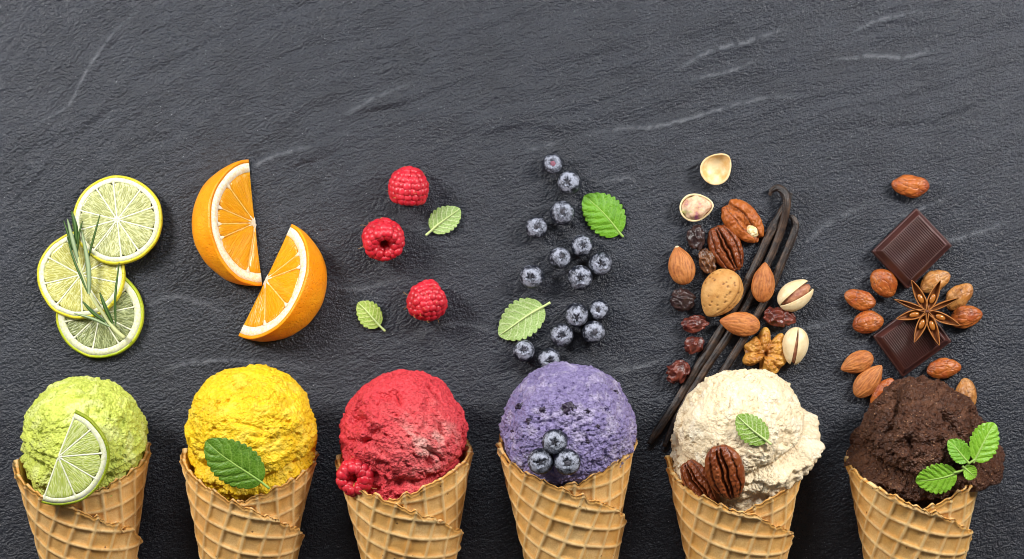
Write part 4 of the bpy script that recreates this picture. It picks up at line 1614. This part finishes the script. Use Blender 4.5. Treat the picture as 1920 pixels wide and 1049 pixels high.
AG, CG = 'almonds', 'cocoa beans'
bean('almond', 'upright almond left of the almond in its shell', 'almond', 1276, 498, 75, 50, 103, 'almond', ALMOND, 1, group=AG, tip=True)
bean('almond', 'upright almond leaning on the vanilla pods', 'almond', 1430, 530, 76, 44, 85, 'almond', ALMOND, 2, z=9, tl=(0.0, 0.0), group=AG)
bean('almond', 'almond lying sideways across the vanilla pods', 'almond', 1386, 607, 77, 46, 172, 'almond', ALMOND, 3, z=12, group=AG)
bean('almond', 'almond left of the lower chocolate square, upper of two touching', 'almond', 1605, 680, 66, 41, 203, 'almond', ALMOND, 4, group=AG)
bean('almond', 'almond left of the lower chocolate square, lower of two touching', 'almond', 1627, 714, 76, 43, 50, 'almond', ALMOND, 5, group=AG)
bean('almond_in_shell', 'whole almond in its pitted tan shell', 'almond', 1349, 551, 98, 76, 239, 'shell', SHELLM, 6, thick=0.62)
bean('cocoa_bean', 'lone cocoa bean above the upper chocolate square', 'cocoa bean', 1705, 348, 72, 42, 176, 'cocoa', COCOA, 11, group=CG)
bean('cocoa_bean', 'plump cocoa bean below the left corner of the upper chocolate square', 'cocoa bean', 1654, 532, 60, 48, -52, 'cocoa', COCOA, 12, group=CG)
bean('cocoa_bean', 'flat cocoa bean with dark pointed end, farthest left', 'cocoa bean', 1611, 561, 62, 38, 162, 'cocoa', COCOA, 13, group=CG)
bean('cocoa_bean', 'cocoa bean touching the upper left edge of the lower chocolate square', 'cocoa bean', 1626, 606, 60, 43, 12, 'cocoa', COCOA, 14, group=CG)
bean('cocoa_bean', 'pale cocoa bean behind the top points of the star anise', 'cocoa bean', 1752, 529, 62, 40, 28, 'cocoa', COCOA_P, 15, group=CG)
bean('cocoa_bean', 'pale cocoa bean right of the star anise, upper of two', 'cocoa bean', 1797, 557, 64, 40, 46, 'cocoa', COCOA_P, 16, group=CG)
bean('cocoa_bean', 'dark cocoa bean right of the star anise, lower of two', 'cocoa bean', 1809, 596, 64, 43, 15, 'cocoa', COCOA, 17, group=CG)
bean('cocoa_bean', 'crackled cocoa bean just above the chocolate scoop', 'cocoa bean', 1768, 692, 66, 39, 8, 'cocoa', COCOA, 18, group=CG)
bean('cocoa_bean', 'cocoa bean half hidden by the right of the chocolate scoop', 'cocoa bean', 1811, 738, 60, 40, 100, 'cocoa', COCOA_P, 19, group=CG)
bean('cocoa_bean', 'cocoa bean standing out left of the chocolate scoop', 'cocoa bean', 1655, 742, 74, 42, 64, 'cocoa', COCOA, 20, group=CG)

# ------------------------------------------------------------------ pecans
PECAN = nut_mat('pecan_skin', C('8e4a22'), C('7a3816'), C('3a150a'), 0.36, gl=0.45)
PECAN_L = nut_mat('pecan_skin_light', C('b5672c'), C('a3541f'), C('5c260e'), 0.45)
FLAKE = NT('pecan_flake')
FLAKE.P(Base_Color=FLAKE.mix(FLAKE.ramp(FLAKE.noise(6), [(.4, 0.0), (.6, 1.0)]), C('d8b87a'), C('efe0b8')), Roughness=0.6)
FLAKE.bump(FLAKE.noise(5), 2, .6)
FLAKE = FLAKE.m


def dome(Ln, W, H, height, nk=46, na=110):
    """dome over an ellipse with a flat underside; height(xn, yn, K, A) adds relief"""
    k = np.concatenate([np.linspace(0.0, PI / 2, nk), [PI / 2 + .25, PI / 2 + .7, PI]])
    a = np.linspace(0, 2 * PI, na, endpoint=False)
    K, A = np.meshgrid(k, a, indexing='ij')
    rho = np.sin(np.minimum(K, PI / 2)) * np.where(K > PI / 2, np.cos(K - PI / 2), 1.0)
    xn, yn = rho * np.cos(A), rho * np.sin(A)
    top = np.where(K <= PI / 2, np.cos(K) ** 0.8 if False else np.abs(np.cos(K)) ** 0.75, 0.0)
    return xn, yn, top, K, A


def pecan(label, loc, R, Ln, W, H, mat, seed, under=False):
    root = thing('pecan_half', label, 'pecan', loc, R, 'pecan halves')
    xn, yn, top, K, A = dome(Ln, W, H, None)
    sh = (1 - 0.10 * xn)                        # a little egg shaped
    nz = fbm(col3((xn * 2.2).ravel(), (yn * 1.1).ravel(), 0 * xn.ravel() + seed), 3, seed).reshape(xn.shape)
    lane = yn / np.maximum(0.25, (1 - 0.55 * xn ** 2)) + 0.10 * nz
    if not under:
        g0 = np.exp(-((np.abs(lane) - 0.15) / 0.075) ** 2)
        g1 = np.exp(-((np.abs(lane) - 0.66) / 0.060) ** 2)
        relief = -0.70 * g0 * sstep(1.0, 0.82, np.abs(xn)) - 0.30 * g1 - 0.16 * np.exp(-(lane / .10) ** 2)
        gro = np.clip(1.0 * g0 + 0.8 * g1, 0, 1)
    else:
        g0 = np.exp(-((lane) / 0.26) ** 2)
        g1 = np.exp(-((np.abs(lane) - 0.30) / 0.05) ** 2)
        isl = np.exp(-(lane / 0.13) ** 2) * np.exp(-((xn + 0.30) / 0.34) ** 2)
        relief = -0.78 * g0 - 0.20 * g1 + 0.55 * isl + 0.10 * np.sin(xn * 10 + 2 * nz) * (1 - g0)
        gro = np.clip(0.9 * g1 + 0.2 * g0 - .3 * isl, 0, 1)
    wr = fbm(col3((xn * 9 + yn * 2).ravel(), (yn * 5).ravel(), 0 * xn.ravel() + seed), 2, seed + 3).reshape(xn.shape)
    notch = -0.06 * np.exp(-((np.abs(A - 0) - 0) / 0.2) ** 2)
    up = (K < PI / 2 + .01)
    z = H * (0.22 + 0.78 * top * (1 + relief) + 0.10 * wr * (top > 0.1)) * up
    ro = 1 + 0.035 * fbm(col3(np.cos(A).ravel() * 3, np.sin(A).ravel() * 3, 0 * A.ravel() + seed), 3, seed + 5).reshape(A.shape) + 0.02 * wr
    for a_, dp in ((0.0, 0.13 if under else 0.05), (PI, 0.12 if under else 0.04)):
        dl = np.abs((A - a_ + PI) % (2 * PI) - PI)
        ro = ro * (1 - dp * np.exp(-(dl / 0.22) ** 2))
    x, y = Ln / 2 * xn * ro, W / 2 * yn * sh * ro
    V = np.stack([x, y, z], -1).reshape(-1, 3)
    obj('kernel', V, grid_faces(K.shape[0], K.shape[1], False, True, flip=True), mat, root, {'groove': (np.clip(gro + 0.25 * np.clip(-wr, 0, 1), 0, 1)).ravel()})
    if under:
        n = 18
        K2, A2 = np.meshgrid(np.linspace(0, PI, n), np.linspace(0, 2 * PI, 22, endpoint=False), indexing='ij')
        d = np.stack([np.sin(K2) * np.cos(A2), np.sin(K2) * np.sin(A2), np.cos(K2)], -1).reshape(-1, 3)
        r = 1 + 0.45 * fbm(d * 2.5, 3, 3)
        V = d * r[:, None] * np.array([11.5, 9.5, 6]) + np.array([Ln * 0.25, 0, H * 0.58])
        obj('pale_flake', V, grid_faces(n, 22, False, True, flip=True), FLAKE, root)
    return root


pecan('dark brown pecan half above the almond in its shell', P(1361, 467, 0.5), frame((0, 0, 1), -64), 96, 60, 25, PECAN, 2)
pecan('orange brown pecan half turned over, a pale flake at its end', P(1393, 416, 0.5), frame((0, 0, 1), -47), 98, 62, 24, PECAN_L, 5, under=True)
for (x, y, a, Ln, W, sd, lab, dz, tn) in ((1316, 906, -53, 98, 54, 8, 'pecan half on the cream scoop, left one by the cone edge', -4, (-0.35, -0.25)),
                                         (1361, 883, -76, 108, 68, 11, 'pecan half on the cream scoop, upright one on the right', 2, (-0.12, -0.32))):
    p, n, pts = on_scoop('vanilla', x, y, 26)
    n = unit(n * 0.5 + np.array([tn[0], tn[1], 1.0]))
    q = P(x, y, p[2] + dz + (6 if sd == 11 else 3))
    pecan(lab, q, frame(n, a), Ln, W, 26, PECAN, sd)

# ------------------------------------------------------------------ walnut
def walnut():
    ctrl = [(88, 53), (72, 40), (67, 17), (61, 34), (54, 52), (38, 49), (30, 43), (9, 45), (-5, 41), (-19, 44), (-38, 39), (-60, 43), (-75, 40), (-87, 43),
            (-103, 36), (-123, 15), (-140, 36), (-158, 45), (-172, 41), (-180, 35), (-202, 43), (-218, 37), (-234, 38), (-250, 36), (-262, 46)]
    ctrl = sorted([((a % 360), r) for a, r in ctrl])
    an = np.radians([c[0] for c in ctrl])
    rr = np.array([c[1] for c in ctrl], float)
    an = np.concatenate([an - 2 * PI, an, an + 2 * PI])
    rr = np.tile(rr, 3)
    root = thing('walnut_half', 'golden walnut half with four wrinkled lobes', 'walnut', P(1433, 664, 0.5))
    nk, na = 44, 200
    k = np.concatenate([np.linspace(0.0, PI / 2, nk), [PI / 2 + .4, PI]])
    a = np.linspace(0, 2 * PI, na, endpoint=False)
    K, A = np.meshgrid(k, a, indexing='ij')
    o = np.interp(a, an, rr)
    osm = np.convolve(np.concatenate([o[-3:], o, o[:3]]), np.ones(7) / 7, 'valid')
    rho = np.sin(K)
    wob = fbm(col3((rho * np.cos(A) * 2).ravel(), (rho * np.sin(A) * 2).ravel(), 0 * A.ravel()), 3, 4).reshape(A.shape)
    rad = osm[None, :] * rho
    x, y = rad * np.cos(A), rad * np.sin(A)
    top = np.abs(np.cos(np.minimum(K, PI / 2))) ** 0.35
    dome_h = np.zeros_like(x)
    vein = np.zeros_like(x)
    second = np.zeros_like(x)
    for la, lr, lw in ((90, 54, 13), (140, 43, 17), (-160, 47, 15), (54, 54, 14), (18, 47, 15), (-24, 44, 14), (-72, 46, 17)):
        ca, sa = math.cos(math.radians(la)), math.sin(math.radians(la))
        xr = (x * ca + y * sa) + 2.5 * wob
        yr = (-x * sa + y * ca) + 2.5 * wob
        dd = ((xr - 0.58 * lr) / (0.52 * lr)) ** 2 + (yr / (lw * (0.55 + 0.5 * np.clip(xr / lr, 0, 1)))) ** 2
        dm = np.sqrt(np.clip(1 - dd, 0, 1))
        second = np.maximum(second, np.minimum(dome_h, dm))
        dome_h = np.maximum(dome_h, dm)
        vein = np.maximum(vein, 0.7 * np.exp(-(yr / 0.9) ** 2) * (xr > 4) * (xr < lr * .7) * (dm > .2))
    chunk = np.exp(-((x + 9) ** 2 + (y + 9) ** 2) / 90.0)
    fine = fbm(col3((x / 8).ravel(), (y / 8).ravel(), 0 * x.ravel()), 3, 6).reshape(x.shape)
    z = 27 * (0.18 + top * (0.20 + 0.55 * dome_h ** 0.7 + 0.24 * wob + 0.16 * fine) + 0.35 * chunk * top)
    z = np.where(K > PI / 2 + .01, 0, z)
    vein = np.clip(vein * 0.6 + 0.8 * sstep(0.45, 0.0, dome_h) * (1 - chunk), 0, 1)
    t = NT('walnut_skin')
    g = t.attr('groove')
    n = t.noise(22, 4, 0.6)
    c = t.mix(t.ramp(n, [(.35, 0.0), (.65, 1.0)]), C('a86a24'), C('d09a44'))
    c = t.mix(t.math('MULTIPLY', g, .85), c, C('7a3f1c'))
    t.P(Base_Color=c, Roughness=0.42)
    sss(t, 0.12, (1, .6, .2), 5)
    t.bump(t.noise(6, 4, .65), 1.6, .6)
    near = np.exp(-(rho / 0.20) ** 2) * 0.6
    obj('kernel', np.stack([x, y, z], -1).reshape(-1, 3), grid_faces(len(k), na, False, True, flip=True), t.m, root,
        {'groove': np.clip(vein * .8 + near * (1 - chunk), 0, 1).ravel()})


walnut()

# ------------------------------------------------------------------ pistachios
def pist_mats():
    t = NT('pistachio_shell')
    n = t.noise(18, 3, .6)
    t.P(Base_Color=t.mix(t.ramp(n, [(.35, 0.0), (.65, 1.0)]), C('ead6ac'), C('d9bf90')), Roughness=0.45)
    sss(t, 0.15, (1, .8, .5), 4)
    t.bump(t.noise(10, 3), 1.0, .4)
    i = NT('pistachio_shell_inside')
    n = i.noise(24, 3, .6)
    i.P(Base_Color=i.mix(i.ramp(n, [(.35, 0.0), (.65, 1.0)]), C('edd8ac'), C('d3a868')), Roughness=0.4)
    k = NT('pistachio_kernel')
    n = k.noise(22, 4, .6)
    k.P(Base_Color=k.ramp(n, [(.36, C('a6577a')), (.46, C('cf9f7c')), (.56, C('dcbfa0')), (.68, C('b9b66a'))]), Roughness=0.5)
    k.bump(k.noise(7), 1.8, .6)
    b = NT('pistachio_kernel_brown')
    n = b.noise(16, 4, .6)
    b.P(Base_Color=b.mix(b.ramp(n, [(.35, 0.0), (.65, 1.0)]), C('8a4a38'), C('c08a66')), Roughness=0.5)
    b.bump(b.noise(7), 1.8, .6)
    return t.m, i.m, k.m, b.m


PS, PSI, PK, PKB = pist_mats()


def egg(d, Ln, W, T):
    """unit directions -> egg shaped shell with a pointed +x end"""
    w = 1 - 0.20 * d[:, 0] - 0.10 * d[:, 0] ** 2
    return np.stack([d[:, 0] * Ln / 2, d[:, 1] * W / 2 * w * 1.08, d[:, 2] * T / 2 * w * 1.08], 1)


def half_shell(Ln, W, T, th, axis, seed, inner=True):
    """half of an egg shell on the positive side of axis ('y','-y','-z')"""
    nk, na = 30, 72
    k = np.linspace(0, PI / 2, nk)
    a = np.linspace(0, 2 * PI, na, endpoint=False)
    K, A = np.meshgrid(k, a, indexing='ij')
    c, s1, s2 = np.cos(K), np.sin(K) * np.cos(A), np.sin(K) * np.sin(A)
    if axis == '-z':
        d = np.stack([s1, s2, -c], -1)
    elif axis == 'y':
        d = np.stack([s1, c, s2], -1)
    else:
        d = np.stack([s1, -c, s2], -1)
    d = d.reshape(-1, 3)
    rid = fbm(np.stack([d[:, 0] * 1.2, d[:, 1] * 4, d[:, 2] * 4], 1) + seed, 3, seed)
    o = egg(d, Ln, W, T) * (1 + 0.018 * rid)[:, None]
    i = egg(d, Ln - 2 * th, W - 2 * th, T - 2 * th)
    n = nk * na
    fl = axis in ('-z',)
    F1 = grid_faces(nk, na, False, True, flip=True)
    F2 = grid_faces(nk, na, False, True, off=n, flip=False)
    j = np.arange(na)
    e = (nk - 1) * na
    F3 = np.stack([e + j, e + (j + 1) % na, e + (j + 1) % na + n, e + j + n], 1)
    V = np.vstack([o, i])
    F = np.vstack([F1, F2, F3])
    # orient outwards
    f = F1[len(F1) // 2]
    nrm = np.cross(V[f[1]] - V[f[0]], V[f[2]] - V[f[1]])
    if nrm @ V[f[0]] < 0:
        F = F[:, ::-1]
    return V, F


def kernel_mesh(Ln, W, T, seed, lump=0.05):
    nk, na = 28, 40
    K, A = np.meshgrid(np.linspace(0, PI, nk), np.linspace(0, 2 * PI, na, endpoint=False), indexing='ij')
    d = np.stack([np.cos(K), np.sin(K) * np.cos(A), np.sin(K) * np.sin(A)], -1).reshape(-1, 3)
    r = 1 + lump * 2 * fbm(d * 1.8 + seed, 3, seed)
    return egg(d, Ln, W, T) * r[:, None], grid_faces(nk, na, False, True, flip=False)


def pistachio(label, x, y, ang, Ln, W, T, mode, seed):
    root = thing('pistachio', label, 'pistachio', P(x, y, T / 2), frame((0, 0, 1), ang), 'pistachios')
    if mode in ('empty', 'half'):
        V, F = half_shell(Ln, W, T, 3.2, '-z', seed)
        V[:, 2] += T * 0.06 * (V[:, 0] / (Ln / 2)) ** 2
        obj('shell_half', V, F, PS if mode == 'half' else PSI, root)
        if mode == 'half':
            V, F = kernel_mesh(Ln - 9, W - 9, T * 0.72, seed, .09)
            obj('kernel', V - np.array([0, 0, T * 0.06]), F, PK, root)
    else:
        op = 7 if mode == 'open' else 3
        roll = 11 if mode == 'open' else 3
        for ax, sg in (('y', 1), ('-y', -1)):
            V, F = half_shell(Ln, W, T, 2.6, ax, seed + sg)
            h = np.array([-Ln / 2, 0, 0])
            M = np.array(Matrix.Rotation(math.radians(op * sg), 3, 'Z')) @ np.array(Matrix.Rotation(math.radians(-roll * sg), 3, 'X'))
            V = (V - h) @ M.T + h
            obj('shell_half', V, F, PS, root)
        V, F = kernel_mesh(Ln * .86, W * 0.66, T * 0.80, seed)
        obj('kernel', V + np.array([Ln * .03, 0, 0]), F, PKB, root)
    return root


pistachio('empty pistachio shell half at the very top, hollow side up', 1344, 316, 48, 64, 52, 40, 'empty', 1)
pistachio('pistachio kernel lying in one half of its shell', 1306, 389, 8, 64, 48, 38, 'half', 2)
pistachio('gaping pistachio showing its brown kernel, right of the almonds', 1491, 554, 34, 70, 42, 38, 'open', 3)
pistachio('nearly closed pistachio right of the walnut', 1491, 649, -98, 70, 42, 38, 'slit', 4)

# ------------------------------------------------------------------ raisins
def raisin_mat(name, a, b):
    t = NT(name)
    n = t.noise(12, 4, .6)
    c = t.mix(t.ramp(n, [(.35, 0.0), (.68, 1.0)]), a, b)
    c = t.mix(t.math('MULTIPLY', t.attr('groove'), .7), c, C('140608'))
    t.P(Base_Color=c, Roughness=0.32, Specular_IOR_Level=0.5)
    sss(t, 0.12, (1, .3, .2), 4)
    t.bump(t.noise(3.5, 3), 1.2, .6)
    return t.m


RAI_D = raisin_mat('raisin_black', C('2a1c1c'), C('46302c'))
RAI_R = raisin_mat('raisin_red', C('4a1a16'), C('7a3a2a'))
RAI_B = raisin_mat('raisin_brown', C('4a2a1a'), C('8a5a34'))


def raisin(label, x, y, Ln, W, ang, mat, seed, wr=1.0):
    T = min(Ln, W) * .72
    root = thing('raisin', label, 'raisin', P(x, y, 0), rot_z(ang), 'raisins')
    nk, na = 60, 80
    K, A = np.meshgrid(np.linspace(0, PI, nk), np.linspace(0, 2 * PI, na, endpoint=False), indexing='ij')
    d = np.stack([np.cos(K), np.sin(K) * np.cos(A), np.sin(K) * np.sin(A)], -1).reshape(-1, 3)
    q = d * np.array([Ln, W, T]) / 2
    qq = q * np.array([0.55, 1, 1])
    n1 = pn(qq / 11.5 + seed * 2, seed) + 0.3 * pn(qq / 5.5 + seed, seed + 1)
    rg = np.clip(1 - np.abs(n1) * 2.6, 0, 1)
    low = fbm(q / 22.0 + seed, 2, seed + 3)
    disp = 3.8 * wr * rg ** 2 - 2.0 * wr + 3.5 * low
    V = q + d * disp[:, None]
    V[:, 2] -= V[:, 2].min()
    obj('skin', V, grid_faces(nk, na, False, True, flip=False), mat, root, {'groove': np.clip(1 - rg * 1.4, 0, 1) * .6})


raisin('dark raisin uppermost, beside the dark pecan half', 1304, 446, 45, 34, 98, RAI_D, 1)
raisin('glossy brown raisin between almond and dark pecan half', 1325, 491, 46, 30, 112, RAI_B, 2, 1.3)
raisin('plump black raisin left of the almond in its shell', 1279, 562, 45, 42, -22, RAI_D, 3)
raisin('wide purple raisin below left of the almond in its shell', 1302, 608, 50, 32, 3, RAI_R, 4)
raisin('small dark red raisin left of the vanilla pods', 1300, 646, 38, 32, 40, RAI_R, 5)
raisin('reddish raisin lowest of all, beside the vanilla pods', 1270, 697, 46, 39, 35, RAI_R, 6, 1.2)
raisin('long glossy red raisin above the walnut', 1459, 594, 60, 34, -15, RAI_R, 7, 1.2)

# ------------------------------------------------------------------ vanilla pods
def pod(label, pts, r, seed):
    q = spline([P(x, y, z) for x, y, z in pts], 130)
    base = np.array([q[0][0], q[0][1], 0.0])
    s = np.linspace(0, 1, 130)
    rad = r * (0.42 + 0.58 * sstep(0.0, 0.22, s)) * (1 - 0.35 * sstep(0.93, 1.0, s))
    rad = rad * (1 + 0.10 * fbm(col3(s * 14, 0 * s + seed, 0 * s), 2, seed))
    pr = lambda t, a: 1 + 0.30 * fbm(col3(np.cos(a) * 3.4, np.sin(a) * 3.4, t * 9 + seed), 3, seed)
    V, F, tt, aa = tube(q, rad, 40, 0.72, prof=pr)
    g = fbm(col3(np.cos(aa) * 3.4, np.sin(aa) * 3.4, tt * 9 + seed), 3, seed)
    g = np.concatenate([np.clip(.35 - g, 0, 1), [0, 0]])
    root = thing('vanilla_pod', label, 'vanilla pod', base, None, 'vanilla pods')
    obj('pod', V - base, F, POD, root, {'groove': g})


t = NT('vanilla_pod_skin')
n = t.noise(16, 4, .65, t.coord((1, 1, 1)))
c = t.mix(t.ramp(n, [(.4, 0.0), (.72, 1.0)]), C('1e1412'), C('5c4432'))
c = t.mix(t.attr('groove'), c, C('120b0a'))
t.P(Base_Color=c, Roughness=0.42, Specular_IOR_Level=.5)
t.bump(t.noise(4, 4, .7), 1.6, .7)
POD = t.m
pod('straight vanilla pod on the left with a thick lower end', [(1484, 362, 8), (1473, 386, 8), (1440, 446, 9), (1398, 536, 9), (1350, 622, 9), (1300, 703, 9), (1258, 772, 9), (1217, 833, 9)], 7.6, 1)
pod('middle vanilla pod with a hooked upper end', [(1443, 367, 8), (1448, 357, 10), (1460, 353, 14), (1471, 362, 20), (1475, 385, 22), (1466, 425, 15), (1446, 480, 9), (1412, 548, 9), (1370, 622, 9), (1318, 700, 9), (1272, 780, 9), (1246, 838, 9)], 7.0, 2)
pod('right vanilla pod with a bent upper end', [(1476, 406, 8), (1485, 408, 9), (1491, 422, 9), (1486, 445, 9), (1466, 492, 9), (1438, 556, 9), (1402, 622, 9), (1358, 694, 9), (1320, 752, 9), (1296, 796, 9)], 6.6, 3)

# ------------------------------------------------------------------ chocolate squares
t = NT('dark_chocolate')
n = t.noise(30, 3)
t.P(Base_Color=t.mix(t.ramp(n, [(.35, 0.0), (.65, 1.0)]), C('3f211d'), C('4a2823')), Roughness=0.36, Specular_IOR_Level=.5)
sss(t, 0.05, (1, .4, .25), 3)
t.bump(t.noise(20, 4), 0.7, .35)
CHOC = t.m


def chocolate(label, x, y, ang, Ln, W, H, tl, z, seed):
    root = thing('chocolate_square', label, 'chocolate', P(x, y, z), frame((tl[0], tl[1], 1.0), ang), 'chocolate squares')
    # stacked rectangular loops with rounded corners: base slab, lip, bevel, sunken top
    lv = [(0, 0, 0), (0, 0, H * .38), (-1.2, 0, H * .44), (-3, 0, H * .46), (-9.0, 0, H * .92), (-10.5, 0, H), (-11.5, 0, H)]
    nc = 5
    loops = []
    for ins, _, zz in lv:
        a, b, r = Ln / 2 + ins, W / 2 + ins, 3.0
        lp = []
        for cx, cy, s in ((a - r, b - r, 0), (-a + r, b - r, 90), (-a + r, -b + r, 180), (a - r, -b + r, 270)):
            for q in range(nc):
                an = math.radians(s + 90 * q / (nc - 1))
                lp.append((cx + r * math.cos(an), cy + r * math.sin(an), zz))
        loops.append(lp)
    m = 4 * nc
    V = np.array(loops).reshape(-1, 3)
    F = [list(f) for f in grid_faces(len(lv), m, False, True, flip=True)]
    F.append([(len(lv) - 1) * m + j for j in range(m)])
    F.append([j for j in range(m)][::-1])
    o = obj('slab', V, F, CHOC, root, smooth=False)
    bv = o.modifiers.new('soft_edges', 'BEVEL')
    bv.width = 0.9 * U
    bv.segments = 2
    bv.limit_method = 'ANGLE'
    # ribs across the top
    nr = 23
    top_l, top_w = Ln - 24, W - 24
    st = top_l / nr
    n = 8
    an = np.linspace(0, PI, n)
    px, pz = np.cos(an) * st * 0.34, np.sin(an) * 2.8
    yy = np.array([-top_w / 2, -top_w / 2 + 1, top_w / 2 - 1, top_w / 2])
    sc = np.array([0.3, 1, 1, 0.3])
    V = np.stack([np.stack([px, np.full(n, yv), pz * k - .3], 1) for yv, k in zip(yy, sc)], 0).reshape(-1, 3)
    rib = build_mesh('rib', V, grid_faces(4, n), CHOC)
    for k in range(nr):
        link('rib', rib, root, loc=(-top_l / 2 + st * (k + .5), 0, H))
    return root


chocolate('dark ribbed chocolate square at the top with its whole face in view', 1708, 467, 43.5, 119, 98, 26, (0.10, 0.08), 3, 1)
chocolate('dark ribbed chocolate square under the star anise', 1709, 635, 36.0, 114, 96, 26, (0, 0), 0.5, 2)

# ------------------------------------------------------------------ star anise
def anise():
    cz = 44.0
    ctr = P(1738.5, 584.5, cz)
    base = np.array([ctr[0], ctr[1], cz - 12])
    root = thing('star_anise', 'brown star anise with eight open points on the lower chocolate square', 'star anise', base)
    t = NT('anise_pod')
    r = t.attr('rim')
    c = t.mix(t.ramp(t.noise(14, 4), [(.35, 0.0), (.65, 1.0)]), C('5a2f1a'), C('7a4526'))
    c = t.mix(r, c, C('a8692c'))
    t.P(Base_Color=c, Roughness=0.48)
    t.bump(t.noise(4, 3, .7), 1.2, .6)
    s = NT('anise_seed')
    s.P(Base_Color=s.mix(s.noise(8), C('8a4c1c'), C('b0702e')), Roughness=0.18, Specular_IOR_Level=.6)
    tips = [(1709, 527), (1762, 527), (1677, 562), (1797, 559), (1681, 598), (1798, 610), (1714, 641), (1760, 647)]
    closed = {2, 3}
    for i, (x, y) in enumerate(tips):
        tip = P(x, y, cz + (2 if i in (2, 3, 0, 1) else -6))
        v = tip - ctr
        L = float(np.hypot(v[0], v[1]))
        ang = math.degrees(math.atan2(v[1], v[0]))
        nt, nq = 40, 21
        tt = np.linspace(0, 1, nt)
        q = np.linspace(-1, 1, nq)
        Tt, Q = np.meshgrid(tt, q, indexing='ij')
        wmax = 9.6 if i not in closed else 7.5
        w = wmax * np.sin(PI * np.clip(Tt * 0.93 + 0.06, 0, 1) ** 0.85) ** 0.85 + 0.3
        gap = (0.86 if i not in closed else 0.5)
        h = (9.5 * np.sin(PI * np.clip(Tt * .9 + .08, 0, 1)) ** .6 + 2.5)
        zl = 2.0 + 5.0 * Tt ** 2.5 + v[2] * Tt
        wob = 0.8 * fbm(col3((Tt * 5).ravel(), (Q * 1.5).ravel(), 0 * Q.ravel() + i), 2, i).reshape(Q.shape)
        lipin = sstep(0.72, 1.0, np.abs(Q)) * (1 - gap)
        yi = (w - 1.2) * Q * (1 - lipin)
        zi = zl + h * (np.abs(Q) ** 1.7 - 1) + wob * .5 + 0.8
        yo = w * Q * (1 - lipin * .8)
        zo = zl + (h + 2.2) * (np.abs(Q) ** 1.9 - 1) + wob
        x_ = L * Tt + 1.5
        inn = np.stack([x_, yi, zi], -1).reshape(-1, 3)
        out = np.stack([x_, yo * 1.05, zo - .4], -1).reshape(-1, 3)
        n = nt * nq
        lp = np.concatenate([np.arange(nq), np.arange(1, nt) * nq + nq - 1, (nt - 1) * nq + np.arange(nq - 2, -1, -1), np.arange(nt - 2, 0, -1) * nq])
        l2 = np.roll(lp, -1)
        F = np.vstack([grid_faces(nt, nq), grid_faces(nt, nq, off=n, flip=True), np.stack([lp, lp + n, l2 + n, l2], 1)[:, ::-1]])
        rim = sstep(0.80, 0.97, np.abs(Q)).ravel()
        inner = np.clip(rim + 0.22 * (1 - rim), 0, 1)
        R = rot_z(ang)
        V = np.vstack([inn, out]) @ np.array(R).T + (ctr - base)
        o = obj('carpel', V, F, t.m, root, {'rim': np.concatenate([inner, rim * .8])})
        if i not in closed:
            nk, na = 16, 20
            K, A = np.meshgrid(np.linspace(0, PI, nk), np.linspace(0, 2 * PI, na, endpoint=False), indexing='ij')
            d = np.stack([np.cos(K) * 9.5, np.sin(K) * np.cos(A) * 5.2, np.sin(K) * np.sin(A) * 4], -1).reshape(-1, 3)
            d = d + np.array([L * .42, 0, -0.2 + v[2] * .42])
            obj('seed', d @ np.array(R).T + (ctr - base), grid_faces(nk, na, False, True, flip=False), s.m, o)
    n = 14
    K, A = np.meshgrid(np.linspace(0, PI, n), np.linspace(0, 2 * PI, 18, endpoint=False), indexing='ij')
    r = 4.2 * (1 + .12 * np.cos(8 * A))
    d = np.stack([r * np.sin(K) * np.cos(A), r * np.sin(K) * np.sin(A), 4.5 * np.cos(K)], -1).reshape(-1, 3)
    obj('centre', d + (ctr - base) + np.array([0, 0, 0.5]), grid_faces(n, 18, False, True, flip=True), t.m, root,
        {'rim': np.zeros(len(d))})


anise()
